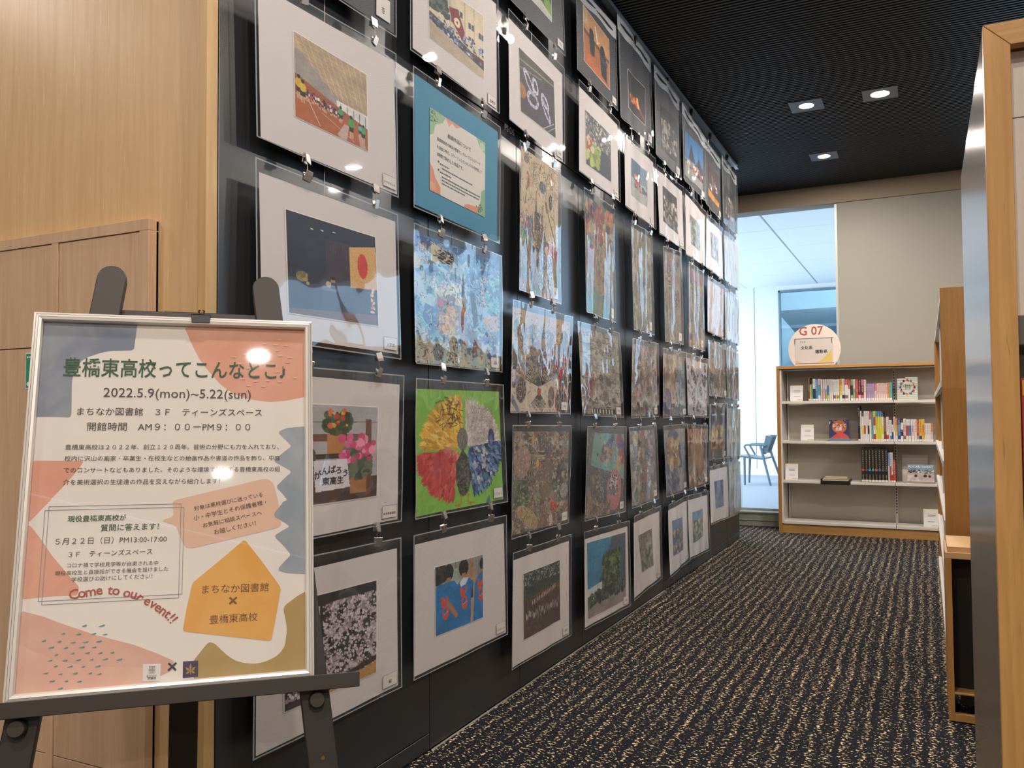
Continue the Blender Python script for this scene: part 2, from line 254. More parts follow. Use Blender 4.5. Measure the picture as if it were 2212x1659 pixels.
# measured data: sheet corners (wall y, z), poster artwork (mm), book spans (m)
SHEETS={
'11':{"x":0.046,"q":[[1.44,2.438],[2.021,2.538],[2.024,2.15],[1.442,2.133]]},
'12':{"x":0.046,"q":[[1.441,2.07],[2.021,2.102],[2.032,1.68],[1.452,1.689]],"m":[[0.027,0.059],[0.986,0.061],[0.996,0.976],[0.031,0.988]],"p":[[0.238,0.231],[0.748,0.26],[0.751,0.769],[0.239,0.761]]},
'13':{"x":0.046,"q":[[1.454,1.644],[2.036,1.633],[2.035,1.209],[1.449,1.225]],"m":[[0.028,0.074],[0.984,0.053],[0.984,0.964],[0.035,0.969]],"p":[[0.18,0.232],[0.804,0.213],[0.816,0.798],[0.193,0.822]]},
'14':{"x":0.046,"q":[[1.449,1.172],[2.059,1.165],[2.043,0.743],[1.45,0.746]],"m":[[0.032,0.049],[0.97,0.066],[0.972,0.981],[0.025,0.988]],"p":[[0.191,0.214],[0.792,0.227],[0.798,0.802],[0.195,0.802]]},
'15':{"x":0.046,"q":[[1.453,0.71],[2.044,0.698],[2.041,0.272],[1.448,0.282]],"m":[[0.021,0.079],[0.972,0.07],[0.976,0.979],[0.024,0.989]],"p":[[0.17,0.236],[0.799,0.247],[0.797,0.828],[0.178,0.822]]},
'22':{"x":0.046,"q":[[2.097,2.558],[2.678,2.58],[2.682,2.135],[2.093,2.141]],"m":[[0.035,0.061],[0.983,0.1],[0.975,0.996],[0.034,0.965]],"p":[[0.186,0.344],[0.806,0.289],[0.807,0.798],[0.195,0.792]]},
'23':{"x":0.046,"q":[[2.108,2.1],[2.689,2.09],[2.68,1.662],[2.111,1.671]],"m":[[0.021,0.045],[0.973,0.052],[0.971,0.98],[0.018,0.973]],"p":[[0.17,0.215],[0.804,0.218],[0.807,0.833],[0.169,0.821]]},
'24':{"x":0.046,"q":[[2.105,1.623],[2.69,1.62],[2.691,1.199],[2.119,1.202]],"m":[[0.014,0.055],[0.98,0.064],[0.975,0.986],[0.012,0.988]]},
'25':{"x":0.046,"q":[[2.117,1.159],[2.704,1.156],[2.725,0.733],[2.11,0.74]],"m":[[0.016,0.075],[0.95,0.062],[0.964,0.971],[0.022,0.983]]},
'26':{"x":0.046,"q":[[2.104,0.695],[2.719,0.688],[2.721,0.261],[2.105,0.271]],"m":[[0.022,0.07],[0.972,0.069],[0.99,0.981],[0.017,0.979]],"p":[[0.208,0.269],[0.712,0.276],[0.711,0.772],[0.211,0.762]]},
'31':{"x":0.046,"q":[[2.77,2.949],[3.289,2.99],[3.311,2.588],[2.769,2.599]],"p":[[0.173,0.286],[0.759,0.228],[0.753,0.76],[0.181,0.733]]},
'32':{"x":0.046,"q":[[2.762,2.562],[3.304,2.535],[3.294,2.115],[2.76,2.139]],"m":[[0.015,0.074],[0.972,0.078],[0.971,0.992],[0.014,0.981]],"p":[[0.178,0.252],[0.796,0.245],[0.828,0.802],[0.205,0.826]]},
'33':{"x":0.046,"q":[[2.84,2.088],[3.248,2.079],[3.24,1.507],[2.834,1.515]],"m":[[0.065,0.026],[0.963,0.028],[0.951,0.992],[0.03,0.985]]},
'34':{"x":0.046,"q":[[2.775,1.473],[3.366,1.468],[3.325,1.047],[2.749,1.054]],"m":[[0.015,0.063],[0.969,0.064],[0.972,0.982],[0.016,0.988]]},
'35':{"x":0.046,"q":[[2.767,1.01],[3.335,1.0],[3.306,0.589],[2.752,0.594]],"m":[[0.038,0.057],[0.975,0.064],[0.986,0.982],[0.036,0.971]]},
'36':{"x":0.046,"q":[[2.768,0.544],[3.328,0.54],[3.313,0.117],[2.746,0.126]],"m":[[0.02,0.069],[0.968,0.065],[0.977,0.982],[0.026,0.986]],"p":[[0.181,0.222],[0.801,0.22],[0.808,0.791],[0.198,0.802]]},
'41':{"x":0.046,"q":[[3.449,2.983],[3.991,3.005],[4.001,2.573],[3.45,2.584]],"p":[[0.169,0.178],[0.802,0.257],[0.799,0.837],[0.175,0.803]]},
'42':{"x":0.046,"q":[[3.471,2.549],[4.024,2.529],[4.025,2.113],[3.457,2.127]],"m":[[0.021,0.068],[0.967,0.06],[0.968,0.988],[0.019,0.978]],"p":[[0.155,0.261],[0.768,0.268],[0.773,0.832],[0.172,0.849]]},
'43':{"x":0.046,"q":[[3.526,2.073],[3.942,2.064],[3.933,1.494],[3.534,1.506]],"m":[[0.025,0.055],[0.965,0.059],[0.957,0.988],[0.03,0.984]]},
'44':{"x":0.046,"q":[[3.421,1.456],[3.983,1.45],[4.03,1.028],[3.47,1.042]],"m":[[0.033,0.054],[0.969,0.053],[0.955,0.985],[0.022,0.98]]},
'45':{"x":0.046,"q":[[3.524,0.993],[4.074,0.984],[4.051,0.557],[3.472,0.575]],"m":[[0.016,0.046],[0.961,0.051],[0.962,0.975],[0.032,0.982]]},
'46':{"x":0.046,"q":[[3.479,0.529],[4.115,0.506],[4.107,0.078],[3.47,0.102]],"m":[[0.026,0.08],[0.964,0.066],[0.971,0.971],[0.022,0.98]],"p":[[0.07,0.125],[0.911,0.127],[0.898,0.905],[0.075,0.91]]},
'51':{"x":0.046,"q":[[4.019,3.086],[4.595,3.067],[4.624,2.558],[4.049,2.557]],"p":[[0.245,0.438],[0.771,0.42],[0.739,0.83],[0.234,0.818]]},
'52':{"x":0.046,"q":[[4.103,2.494],[4.643,2.508],[4.656,2.098],[4.101,2.109]],"m":[[0.033,0.069],[0.962,0.07],[0.961,0.981],[0.027,0.967]],"p":[[0.196,0.261],[0.715,0.273],[0.715,0.768],[0.211,0.764]]},
'53':{"x":0.046,"q":[[4.186,2.056],[4.575,2.057],[4.583,1.486],[4.21,1.486]],"m":[[0.042,0.045],[0.957,0.047],[0.944,0.982],[0.054,0.98]]},
'54':{"x":0.046,"q":[[4.189,1.441],[4.667,1.447],[4.663,1.029],[4.157,1.023]],"m":[[0.05,0.066],[0.963,0.066],[0.964,0.98],[0.029,0.978]]},
'55':{"x":0.046,"q":[[4.118,0.978],[4.611,0.984],[4.638,0.569],[4.16,0.56]],"m":[[0.039,0.052],[0.958,0.058],[0.955,0.973],[0.032,0.976]]},
'56':{"x":0.046,"q":[[4.169,0.521],[4.667,0.528],[4.677,0.117],[4.16,0.092]],"m":[[0.029,0.087],[0.96,0.077],[0.964,0.971],[0.03,0.979]],"p":[[0.18,0.264],[0.674,0.263],[0.696,0.751],[0.31,0.742]]},
'61':{"x":0.046,"q":[[4.659,3.063],[5.213,3.046],[5.215,2.524],[4.684,2.536]],"p":[[0.226,0.367],[0.888,0.317],[0.877,0.83],[0.21,0.855]]},
'62':{"x":0.046,"q":[[4.688,2.486],[5.27,2.491],[5.292,2.086],[4.717,2.084]],"m":[[0.027,0.064],[0.957,0.074],[0.956,0.981],[0.035,0.971]],"p":[[0.185,0.243],[0.743,0.25],[0.756,0.801],[0.162,0.762]]},
'63':{"x":0.046,"q":[[4.79,2.03],[5.205,2.065],[5.21,1.477],[4.802,1.466]],"m":[[0.043,0.045],[0.95,0.048],[0.947,0.982],[0.05,0.981]]},
'64':{"x":0.046,"q":[[4.75,1.428],[5.28,1.435],[5.299,1.025],[4.742,1.019]],"m":[[0.038,0.07],[0.964,0.075],[0.96,0.978],[0.035,0.977]]},
'65':{"x":0.046,"q":[[4.721,0.976],[5.282,0.982],[5.314,0.56],[4.788,0.56]],"m":[[0.041,0.066],[0.936,0.067],[0.924,0.971],[0.041,0.975]]},
'66':{"x":0.046,"q":[[4.829,0.512],[5.282,0.531],[5.305,0.12],[4.857,0.088]],"m":[[0.024,0.081],[0.966,0.08],[0.952,0.967],[0.016,0.978]],"p":[[0.184,0.248],[0.72,0.29],[0.694,0.772],[0.176,0.743]]},
'71':{"x":0.059,"q":[[5.215,3.025],[5.836,2.969],[5.828,2.525],[5.24,2.529]],"m":[[0.037,0.13],[0.963,0.116],[0.954,0.985],[0.042,0.97]],"p":[[0.096,0.318],[0.916,0.213],[0.912,0.882],[0.066,0.908]]},
'72':{"x":0.059,"q":[[5.277,2.483],[5.829,2.452],[5.81,2.061],[5.265,2.057]],"m":[[0.032,0.061],[0.964,0.085],[0.953,0.985],[0.034,0.973]],"p":[[0.215,0.322],[0.719,0.341],[0.726,0.785],[0.263,0.77]]},
'73':{"x":0.059,"q":[[5.327,2.025],[5.727,2.01],[5.728,1.469],[5.32,1.475]],"m":[[0.044,0.054],[0.962,0.052],[0.949,0.98],[0.044,0.981]]},
'74':{"x":0.059,"q":[[5.23,1.428],[5.833,1.419],[5.807,1.013],[5.248,1.026]],"m":[[0.026,0.07],[0.963,0.08],[0.961,0.977],[0.032,0.977]]},
'75':{"x":0.059,"q":[[5.232,0.975],[5.809,0.967],[5.787,0.562],[5.256,0.561]],"m":[[0.029,0.06],[0.964,0.067],[0.967,0.973],[0.035,0.978]]},
'76':{"x":0.059,"q":[[5.228,0.533],[5.774,0.519],[5.791,0.109],[5.252,0.129]],"m":[[0.031,0.082],[0.962,0.074],[0.957,0.97],[0.034,0.977]],"p":[[0.204,0.285],[0.731,0.279],[0.706,0.726],[0.219,0.772]]},
'81':{"x":0.046,"q":[[5.75,3.004],[6.396,2.97],[6.397,2.503],[5.88,2.519]],"p":[[0.321,0.337],[0.869,0.304],[0.848,0.832],[0.245,0.803]]},
'82':{"x":0.046,"q":[[5.906,2.459],[6.445,2.459],[6.434,2.055],[5.866,2.067]],"m":[[0.041,0.076],[0.961,0.081],[0.964,0.973],[0.038,0.965]],"p":[[0.268,0.261],[0.737,0.264],[0.743,0.745],[0.299,0.726]]},
'83':{"x":0.046,"q":[[5.906,2.017],[6.483,2.016],[6.461,1.608],[5.894,1.617]],"m":[[0.035,0.058],[0.962,0.069],[0.957,0.979],[0.038,0.97]]},
'84':{"x":0.046,"q":[[5.89,1.561],[6.467,1.57],[6.516,1.162],[5.906,1.168]],"m":[[0.032,0.063],[0.963,0.063],[0.967,0.979],[0.036,0.974]]},
'85':{"x":0.046,"q":[[5.878,1.109],[6.493,1.123],[6.461,0.707],[5.86,0.717]],"m":[[0.038,0.067],[0.97,0.072],[0.97,0.977],[0.035,0.977]]},
'86':{"x":0.046,"q":[[5.874,0.675],[6.499,0.672],[6.527,0.25],[5.888,0.268]],"m":[[0.033,0.077],[0.966,0.073],[0.96,0.975],[0.03,0.973]],"p":[[0.23,0.278],[0.706,0.287],[0.695,0.76],[0.276,0.758]]},
'91':{"x":0.059,"q":[[6.374,3.003],[6.926,2.984],[6.949,2.489],[6.392,2.49]],"p":[[0.21,0.379],[0.772,0.402],[0.783,0.891],[0.208,0.842]]},
'92':{"x":0.059,"q":[[6.421,2.436],[6.986,2.455],[6.971,2.046],[6.408,2.051]],"m":[[0.033,0.078],[0.964,0.078],[0.967,0.978],[0.03,0.966]]},
'93':{"x":0.059,"q":[[6.421,1.999],[6.986,1.99],[6.964,1.597],[6.4,1.603]],"m":[[0.043,0.063],[0.965,0.075],[0.964,0.975],[0.044,0.968]]},
'94':{"x":0.059,"q":[[6.412,1.553],[6.93,1.549],[6.934,1.143],[6.457,1.159]],"m":[[0.039,0.063],[0.959,0.059],[0.963,0.974],[0.039,0.971]]},
'95':{"x":0.059,"q":[[6.42,1.113],[6.949,1.1],[6.934,0.694],[6.4,0.711]],"m":[[0.045,0.068],[0.962,0.06],[0.966,0.972],[0.044,0.97]]},
'96':{"x":0.059,"q":[[6.454,0.687],[6.943,0.69],[6.929,0.251],[6.465,0.257]],"m":[[0.037,0.08],[0.958,0.074],[0.953,0.97],[0.053,0.978]]}}
P_SHAPES=[["slate", [[-0.3, 598.4], [142.5, 596.1], [142.3, 589.4], [139.0, 546.8], [104.2, 544.8], [90.9, 541.9], [77.9, 536.5], [69.3, 533.0], [63.0, 528.5], [56.8, 521.4], [53.1, 511.6], [49.4, 501.4], [48.0, 488.6], [49.3, 460.9], [50.6, 435.8], [49.9, 430.4], [47.5, 427.9], [32.5, 429.0], [-1.3, 429.2]]], ["coral", [[217.6, 591.5], [222.2, 580.7], [227.4, 567.3], [235.0, 551.3], [242.5, 535.3], [257.3, 514.1], [276.9, 490.3], [289.0, 479.8], [301.1, 471.9], [315.6, 465.3], [330.1, 461.3], [361.8, 457.3], [388.8, 460.0], [421.1, 467.4], [423.7, 594.4]]], ["coral", [[-0.3, 356.9], [73.7, 355.4], [67.5, 344.8], [59.8, 333.0], [44.3, 311.9], [36.6, 302.7], [27.1, 290.0], [0.8, 257.3]]], ["coral", [[-0.4, 254.0], [5.1, 251.2], [19.8, 230.8], [35.4, 206.5], [60.8, 174.0], [74.7, 157.6], [77.3, 153.6], [77.0, 147.2], [75.6, 142.1], [72.2, 141.1], [39.7, 141.9], [16.9, 140.9], [0.1, 139.5]]], ["rose", [[1.3, 122.3], [7.1, 120.2], [18.7, 116.1], [30.3, 112.3], [46.9, 104.0], [65.8, 95.8], [84.8, 87.6], [103.9, 79.1], [132.6, 69.3], [161.5, 59.3], [190.9, 45.5], [215.6, 32.5], [218.9, 29.1], [218.5, 19.0], [211.4, 14.6], [197.2, 8.3], [163.6, 13.9], [-0.3, 40.8]]], ["blush", [[-0.7, 74.9], [3.2, 72.9], [18.1, 62.4], [34.5, 52.9], [55.4, 44.5], [80.9, 36.8], [106.5, 32.1], [139.4, 27.8], [175.0, 24.6], [201.4, 23.6], [199.5, 10.6], [188.0, 0.4], [176.6, -9.7], [1.3, -9.7]]], ["peach", [[211.2, 287.2], [208.5, 283.5], [210.8, 260.4], [192.2, 254.3], [214.1, 246.5], [226.3, 215.6], [232.2, 208.6], [239.2, 206.7], [369.6, 234.1], [377.8, 237.3], [380.7, 242.6], [376.7, 274.5], [368.2, 310.7], [362.0, 318.1], [353.0, 320.8]]], ["blue", [[423.6, 413.1], [389.0, 410.2], [374.4, 402.9], [385.5, 390.9], [397.8, 377.7], [382.0, 364.9], [367.6, 350.9], [382.1, 342.8], [397.9, 332.2], [384.7, 319.6], [371.6, 306.0], [382.5, 294.2], [393.3, 278.6], [380.2, 267.7], [368.5, 256.9], [370.9, 253.1], [385.1, 246.3], [423.5, 212.2]]], ["blue", [[424.2, 280.8], [385.6, 282.1], [368.6, 259.7], [369.5, 254.0], [383.1, 246.3], [395.4, 237.3], [383.2, 230.7], [370.3, 222.8], [372.0, 218.4], [383.4, 206.6], [396.9, 189.1], [386.2, 178.5], [375.6, 167.1], [378.8, 162.2], [391.7, 158.7], [407.9, 157.0], [424.1, 154.9]]], ["ochre", [[321.9, 218.0], [351.6, 177.6], [380.6, 134.6], [373.5, 92.9], [365.6, 50.0], [296.6, 62.8], [230.0, 75.7], [235.4, 113.2], [242.5, 150.7], [281.0, 182.8]]], ["olive", [[424.1, 128.3], [407.9, 120.5], [386.7, 105.5], [384.6, 98.9], [385.9, 92.0], [388.9, 78.3], [390.1, 64.8], [387.0, 41.1], [380.6, 31.0], [371.5, 23.9], [356.1, 18.1], [340.7, 16.0], [322.8, 18.9], [310.0, 23.9], [299.8, 31.2], [289.5, 41.2], [283.1, 48.2], [277.9, 53.0], [271.6, 55.6], [267.9, 53.8], [263.1, 48.5], [254.7, 37.6], [247.5, 29.2], [245.9, 19.2], [247.0, 6.4], [251.0, -2.9], [258.6, -11.2], [424.0, -13.6]]]]
P_TEAL=[[88.5, 94.1], [113.2, 92.3], [59.8, 84.3], [81.2, 81.9], [102.6, 81.0], [117.9, 78.8], [34.0, 75.4], [55.1, 72.7], [74.3, 69.9], [91.4, 69.3], [110.3, 68.8], [44.7, 64.8], [64.7, 62.7], [86.8, 61.9], [104.0, 60.5], [52.3, 53.4], [74.6, 53.7], [95.4, 52.7], [112.9, 51.2], [129.8, 50.6], [64.5, 43.9], [83.0, 43.3], [101.6, 42.2], [120.4, 41.4], [140.2, 39.2], [44.6, 45.6], [52.5, 36.6], [72.2, 34.4], [90.3, 32.8], [110.5, 31.5], [39.8, 27.5], [59.6, 24.5], [79.7, 23.9], [100.2, 22.1], [113.0, 19.9], [49.0, 15.2], [68.2, 13.7], [86.1, 11.3], [60.8, 3.5]]
P_DOTS=[[350.8, 565.2], [369.5, 563.7], [376.9, 573.3], [388.2, 562.7], [333.7, 553.3], [355.9, 553.7], [373.3, 552.7], [319.1, 544.8], [343.6, 543.8], [299.8, 539.0], [378.3, 543.1], [393.4, 540.6], [326.6, 535.3], [361.0, 534.5], [309.7, 526.9], [338.9, 530.1], [390.9, 530.9], [324.4, 519.0], [346.3, 526.1], [366.0, 526.4], [310.0, 512.1], [336.8, 507.0], [373.6, 512.8], [403.5, 502.2], [324.9, 486.6], [349.3, 485.5], [377.4, 494.3], [315.0, 498.7], [356.5, 496.3], [336.9, 494.8]]
P_TEXT=[["豊橋東高校ってこんなとこ♪", [34.2, 501.7], [387.3, 501.5], "green", 1], ["2022.5.9(mon)~5.22(sun)", [96.3, 464.0], [328.9, 462.6], "ink", 0], ["まちなか図書館　３Ｆ　ティーンズスペース", [58.9, 433.3], [347.5, 432.1], "ink", 0], ["開館時間　AM９：００ーPM９：００", [75.1, 407.1], [328.6, 406.0], "ink", 0], ["豊橋東高校は２０２２年、創立１２０周年。芸術の分野にも力を入れており、", [45.1, 374.9], [375.9, 372.8], "ink", 0], ["校内に沢山の画家・卒業生・在校生などの絵画作品や書道の作品を飾り、中庭", [45.0, 356.2], [377.7, 352.8], "ink", 0], ["でのコンサートなどもありました。そのような環境で勉強する豊橋東高校の紹", [45.2, 336.9], [377.9, 333.1], "ink", 0], ["介を美術選択の生徒達の作品を交えながら紹介します！", [45.4, 317.1], [281.1, 314.3], "ink", 0], ["対象は高校選びに迷っている", [242.5, 269.1], [350.4, 290.2], "ink", 0], ["小・中学生とその保護者様・", [242.3, 252.6], [356.4, 276.9], "ink", 0], ["お気軽に相談スペースへ", [256.9, 240.4], [349.2, 259.1], "ink", 0], ["お越しください！", [274.7, 228.5], [340.1, 241.6], "ink", 0], ["現役豊橋東高校が", [55.5, 257.5], [140.0, 257.0], "green", 1], ["質問に答えます！", [103.6, 241.0], [189.1, 240.5], "green", 1], ["５月２２日（日）PM13:00-17:00", [40.2, 222.0], [201.7, 219.8], "ink", 0], ["３Ｆ　ティーンズスペース", [59.8, 201.3], [180.8, 200.6], "ink", 0], ["コロナ禍で学校見学等が自粛される中", [58.9, 185.2], [190.2, 182.9], "ink", 0], ["現役高校生と直接話ができる機会を設けました", [42.9, 173.7], [205.5, 172.7], "ink", 0], ["学校選びの助けにしてください！", [66.2, 162.8], [182.4, 162.1], "ink", 0], ["まちなか図書館", [257.6, 133.5], [360.8, 131.7], "brown", 0], ["×", [298.6, 108.9], [311.4, 108.5], "brown", 1], ["豊橋東高校", [270.1, 85.0], [343.6, 84.9], "brown", 0], ["まちなか", [180.0, 9.7], [194.3, 9.1], "black", 1], ["図書館", [181.6, 5.8], [193.5, 5.4], "black", 1], ["×", [209.6, 11.7], [223.2, 11.5], "navy", 1]]
P_ARC=[[66.1, 135.1], [79.4, 137.3], [94.6, 138.8], [107.5, 140.6], [115.1, 140.6], [123.0, 139.6], [131.4, 138.5], [136.8, 136.1], [147.2, 133.8], [159.4, 130.4], [163.7, 126.0], [170.7, 122.4], [180.7, 116.5], [188.7, 110.7], [197.0, 103.9], [204.6, 97.6], [208.5, 92.7], [212.4, 87.4]]
P_BOX=[[[27.9, 282.1], [221.7, 280.9], [222.5, 128.3], [27.5, 129.6]], [[22.5, 276.2], [226.5, 275.2], [227.3, 133.9], [22.4, 135.2]]]
P_LOGO=[[[174.1, 29.7], [199.6, 28.3], [200.1, 2.3], [174.8, 3.6]], [[232.1, 28.8], [254.5, 28.4], [255.0, 3.6], [232.5, 3.6]]]
BOOKS=[[[0.4988, 0.5102, 0.206, "B"], [0.5109, 0.5215, 0.144, "Y"], [0.5222, 0.5343, 0.149, "T"], [0.536, 0.558, 0.192, "w|k"], [0.559, 0.5779, 0.192, "b"], [0.5786, 0.5977, 0.192, "p|t|w"], [0.6008, 0.6147, 0.186, "w|p"], [0.6188, 0.6324, 0.186, "w|p"], [0.6358, 0.6488, 0.186, "w|g"], [0.6528, 0.665, 0.186, "w|b|y"], [0.6691, 0.6816, 0.186, "w"], [0.685, 0.6995, 0.185, "w"], [0.7029, 0.7187, 0.183, "w|w|v"], [0.7197, 0.7345, 0.183, "w|w|o"], [0.7358, 0.7513, 0.183, "w|w|G"], [0.7533, 0.7724, 0.188, "o|Y|c"], [0.7734, 0.7924, 0.188, "w|w|k"], [0.7947, 0.82, 0.184, "r|w|n"], [0.8207, 0.8373, 0.18, "r|w"], [0.8406, 0.8604, 0.18, "g|k|g"], [0.8611, 0.8776, 0.18, "w|g"], [0.8809, 0.9, 0.18, "R|r"], [0.9007, 0.9197, 0.179, "D|D|p"], [0.9217, 0.9433, 0.179, "P|D|P"], [0.944, 0.961, 0.175, "c"], [0.964, 0.9758, 0.141, "l"], [0.9766, 0.9914, 0.141, "l"], [0.9922, 1.0058, 0.141, "l"], [1.0066, 1.0253, 0.141, "l"], [1.0265, 1.0428, 0.143, "P|p"], [1.0436, 1.0575, 0.143, "q"], [1.0583, 1.0699, 0.143, "q"], [1.0707, 1.0834, 0.143, "q"], [1.0842, 1.0988, 0.143, "q"], [1.0996, 1.1123, 0.142, "q"], [1.1131, 1.1258, 0.142, "q"], [1.1269, 1.1423, 0.148, "O"], [1.143, 1.1622, 0.148, "T"]], [[0.893, 0.9095, 0.3, "K"], [0.9101, 0.9219, 0.255, "w"], [0.9226, 0.9383, 0.255, "k|w|y|w"], [0.9389, 0.9527, 0.255, "w|w|r|w"], [0.953, 0.9677, 0.254, "w"], [0.9683, 0.9807, 0.254, "w|w|k|w"], [0.9813, 0.9969, 0.254, "r|c|w"], [0.9976, 1.0122, 0.25, "t"], [1.0128, 1.0293, 0.253, "y|r|w|R"], [1.0299, 1.0454, 0.253, "t|y|y|y"], [1.0461, 1.0606, 0.253, "b|y|y|y"], [1.0616, 1.077, 0.252, "b|y|y|y"], [1.0776, 1.0918, 0.252, "k|w|y|w"], [1.0927, 1.111, 0.206, "B"], [1.1116, 1.1295, 0.206, "w|w|r"], [1.1302, 1.1391, 0.178, "w"], [1.1397, 1.1525, 0.178, "w|w|b"], [1.1531, 1.1652, 0.139, "w|N"], [1.1658, 1.1804, 0.206, "p|w"], [1.1811, 1.1963, 0.19, "O|Y|w"], [1.1979, 1.22, 0.189, "N|b|N"], [1.2209, 1.2398, 0.189, "k|w|k|w"], [1.2405, 1.2587, 0.189, "w|p|n"], [1.26, 1.2766, 0.183, "w|r|w"], [1.2775, 1.2963, 0.183, "w|b|w"], [1.2985, 1.3213, 0.183, "w|p|w"], [1.3219, 1.3406, 0.183, "c"], [1.3412, 1.3576, 0.181, "r|r|l"], [1.3582, 1.3778, 0.181, "Y|Y|N"], [1.3784, 1.3988, 0.184, "Y|O|Y"], [1.3994, 1.4148, 0.149, "w"], [1.4154, 1.4302, 0.149, "w"], [1.4308, 1.4449, 0.149, "w"], [1.4455, 1.4602, 0.149, "O|p"]], [[0.9132, 0.938, 0.286, "K0"], [0.9391, 0.9638, 0.285, "K1"], [0.9649, 0.9895, 0.285, "K2"], [0.9907, 1.0151, 0.285, "K3"], [1.0163, 1.0407, 0.284, "K4"], [1.0419, 1.0662, 0.284, "K5"], [1.0673, 1.0916, 0.283, "K6"], [1.0927, 1.1169, 0.283, "K7"], [1.118, 1.1295, 0.251, "b|w"], [1.1307, 1.1421, 0.251, "w|r"], [1.1433, 1.1553, 0.25, "w|w|R"], [1.1564, 1.1741, 0.184, "r"]]]
# ================================================================== STRUCTURE
setp(box('floor', -6.2, 6.4, -4.1, 8.1, -0.1, 0.0, CARPET), kind='structure')
def ceiling():
    m = mat('black_ribbed_ceiling', (0.036, 0.038, 0.045), 0.5, 0.0, 0.4)
    mb = MB(); pitch = 0.030; y = -4.1; i = 0
    while y < 8.1:
        a, b_, c, d = y, y+0.011, y+0.015, y+0.026
        vs = []
        for yy, zz in ((a, CEIL+0.012), (b_, CEIL+0.012), (c, CEIL), (d, CEIL), (y+pitch, CEIL+0.012)):
            vs += [(-6.2, yy, zz), (6.4, yy, zz)]
        mb.add(vs, [(2*k, 2*k+1, 2*k+3, 2*k+2) for k in range(4)])
        y += pitch
    mb.box(-6.2, 6.4, -4.1, 8.1, CEIL+0.03, CEIL+0.08)
    o = mb.build('ceiling', m); setp(o, kind='structure')
ceiling()
# black display wall with its access panels
wl = box('wall_left', -2.6, -0.006, 1.385, 7.13, 0.0, CEIL, SEAM); setp(wl, kind='structure')
joints = [1.385, 2.272, 2.922, 3.572, 4.222, 4.872, 5.522, 6.172, 6.66, 7.132]
for i, (a, b_) in enumerate(zip(joints[:-1], joints[1:])):
    lo = 0.008
    kick = i in (0, 5, 6, 7, 8)
    spans = [(lo, 2.148), (2.154, CEIL-0.002)] if i else [(lo, CEIL-0.002)]
    if kick: spans = [(lo, 0.056)] + [(max(0.060, s[0]), s[1]) for s in spans]
    for s in spans:
        box('panel', -0.008, 0.0, a+0.0022, b_-0.0022, s[0], s[1], BLACKW, wl, 0.0008)
box('panel', -2.6, 0.0, 7.13, 7.138, 0.008, CEIL-0.002, BLACKW, wl)
setp(box('trim_1', 0.0, 0.005, 2.28, 4.90, 0.0, 0.003, mat('threshold_metal', hexc('A2A29E'), 0.4, 0.2)), kind='structure')
# oak wall facing the visitor
setp(box('wall_front', -6.2, -0.042, 1.372, 1.384, 0.0, CEIL, OAKW), kind='structure')
t2 = MB().box(-0.0425, -0.024, 1.366, 1.384, 0, CEIL).box(-0.024, 0.0, 1.352, 1.384, 0, CEIL)
setp(t2.build('trim_2', wood('oak_corner_trim', hexc('C7A673'), hexc('BD9A68'), hexc('D3B585'), 1.5, 'Z', 0.4, 0.2), None, 0.001), kind='structure')
# lettering on the access doors
for yy in (2.822, 4.86):
    mb = MB(); text_on(mb, 'PS·DS', lambda u, v: (0.0009, u, v), yy, yy+0.082, 2.128, 0.01)
    setp(mb.build('door_lettering', mat('white_vinyl', hexc('D8D8D6'), 0.5)), 'white PS·DS letters on the black wall, ' + ('the nearer one beside the teal notice' if yy < 3 else 'farther one by the sixth picture column'), 'lettering')
# end wall with its two tall windows
setp(box('trim_3', -6.2, 6.4, 8.105, 8.30, 2.950, CEIL, LINTEL), kind='structure')
setp(box('wall_back', 0.722, 1.95, 8.125, 8.27, 0.0, 2.951, mat('warm_grey_wall', hexc('9A988F'), 0.75)), kind='structure')
def window(name, x0, x1, mull):
    fr = mat('window_frame_grey', hexc('B8BCB8'), 0.4, 0.2)
    w_ = MB().box(x0, x1, 8.02, 8.27, 0.0, 0.118).box(x0, x1, 8.005, 8.27, 0.118, 0.130).box(x0, x1, 8.012, 8.02, 0.05, 0.054)
    w_ = w_.build(name, mat('sill_grey_green', hexc('8F948A'), 0.5)); setp(w_, kind='structure')
    f = MB()
    for m_ in mull: f.box(m_-0.012, m_+0.012, 8.14, 8.20, 0.130, 2.951)
    f.box(x0, x1, 8.15, 8.19, 0.130, 0.15)
    f.build('window_frame', fr, w_, 0.001)
    box('window_pane', x0, x1, 8.168, 8.174, 0.15, 2.951, GLASS, w_)
window('window_1', -6.2, 0.722, [-5.2, -4.0, -2.8, -1.6, 0.712])
window('window_2', 1.95, 6.4, [1.962, 3.4, 4.9])
setp(box('wall_right', 6.4, 6.5, -4.1, 8.3, 0, CEIL, BEIGE), kind='structure')
setp(box('wall_rear', -6.3, 6.5, -4.2, -4.1, 0, CEIL, BEIGE), kind='structure')
setp(box('wall_side', -6.3, -6.2, -4.1, 8.3, 0, CEIL, BEIGE), kind='structure')
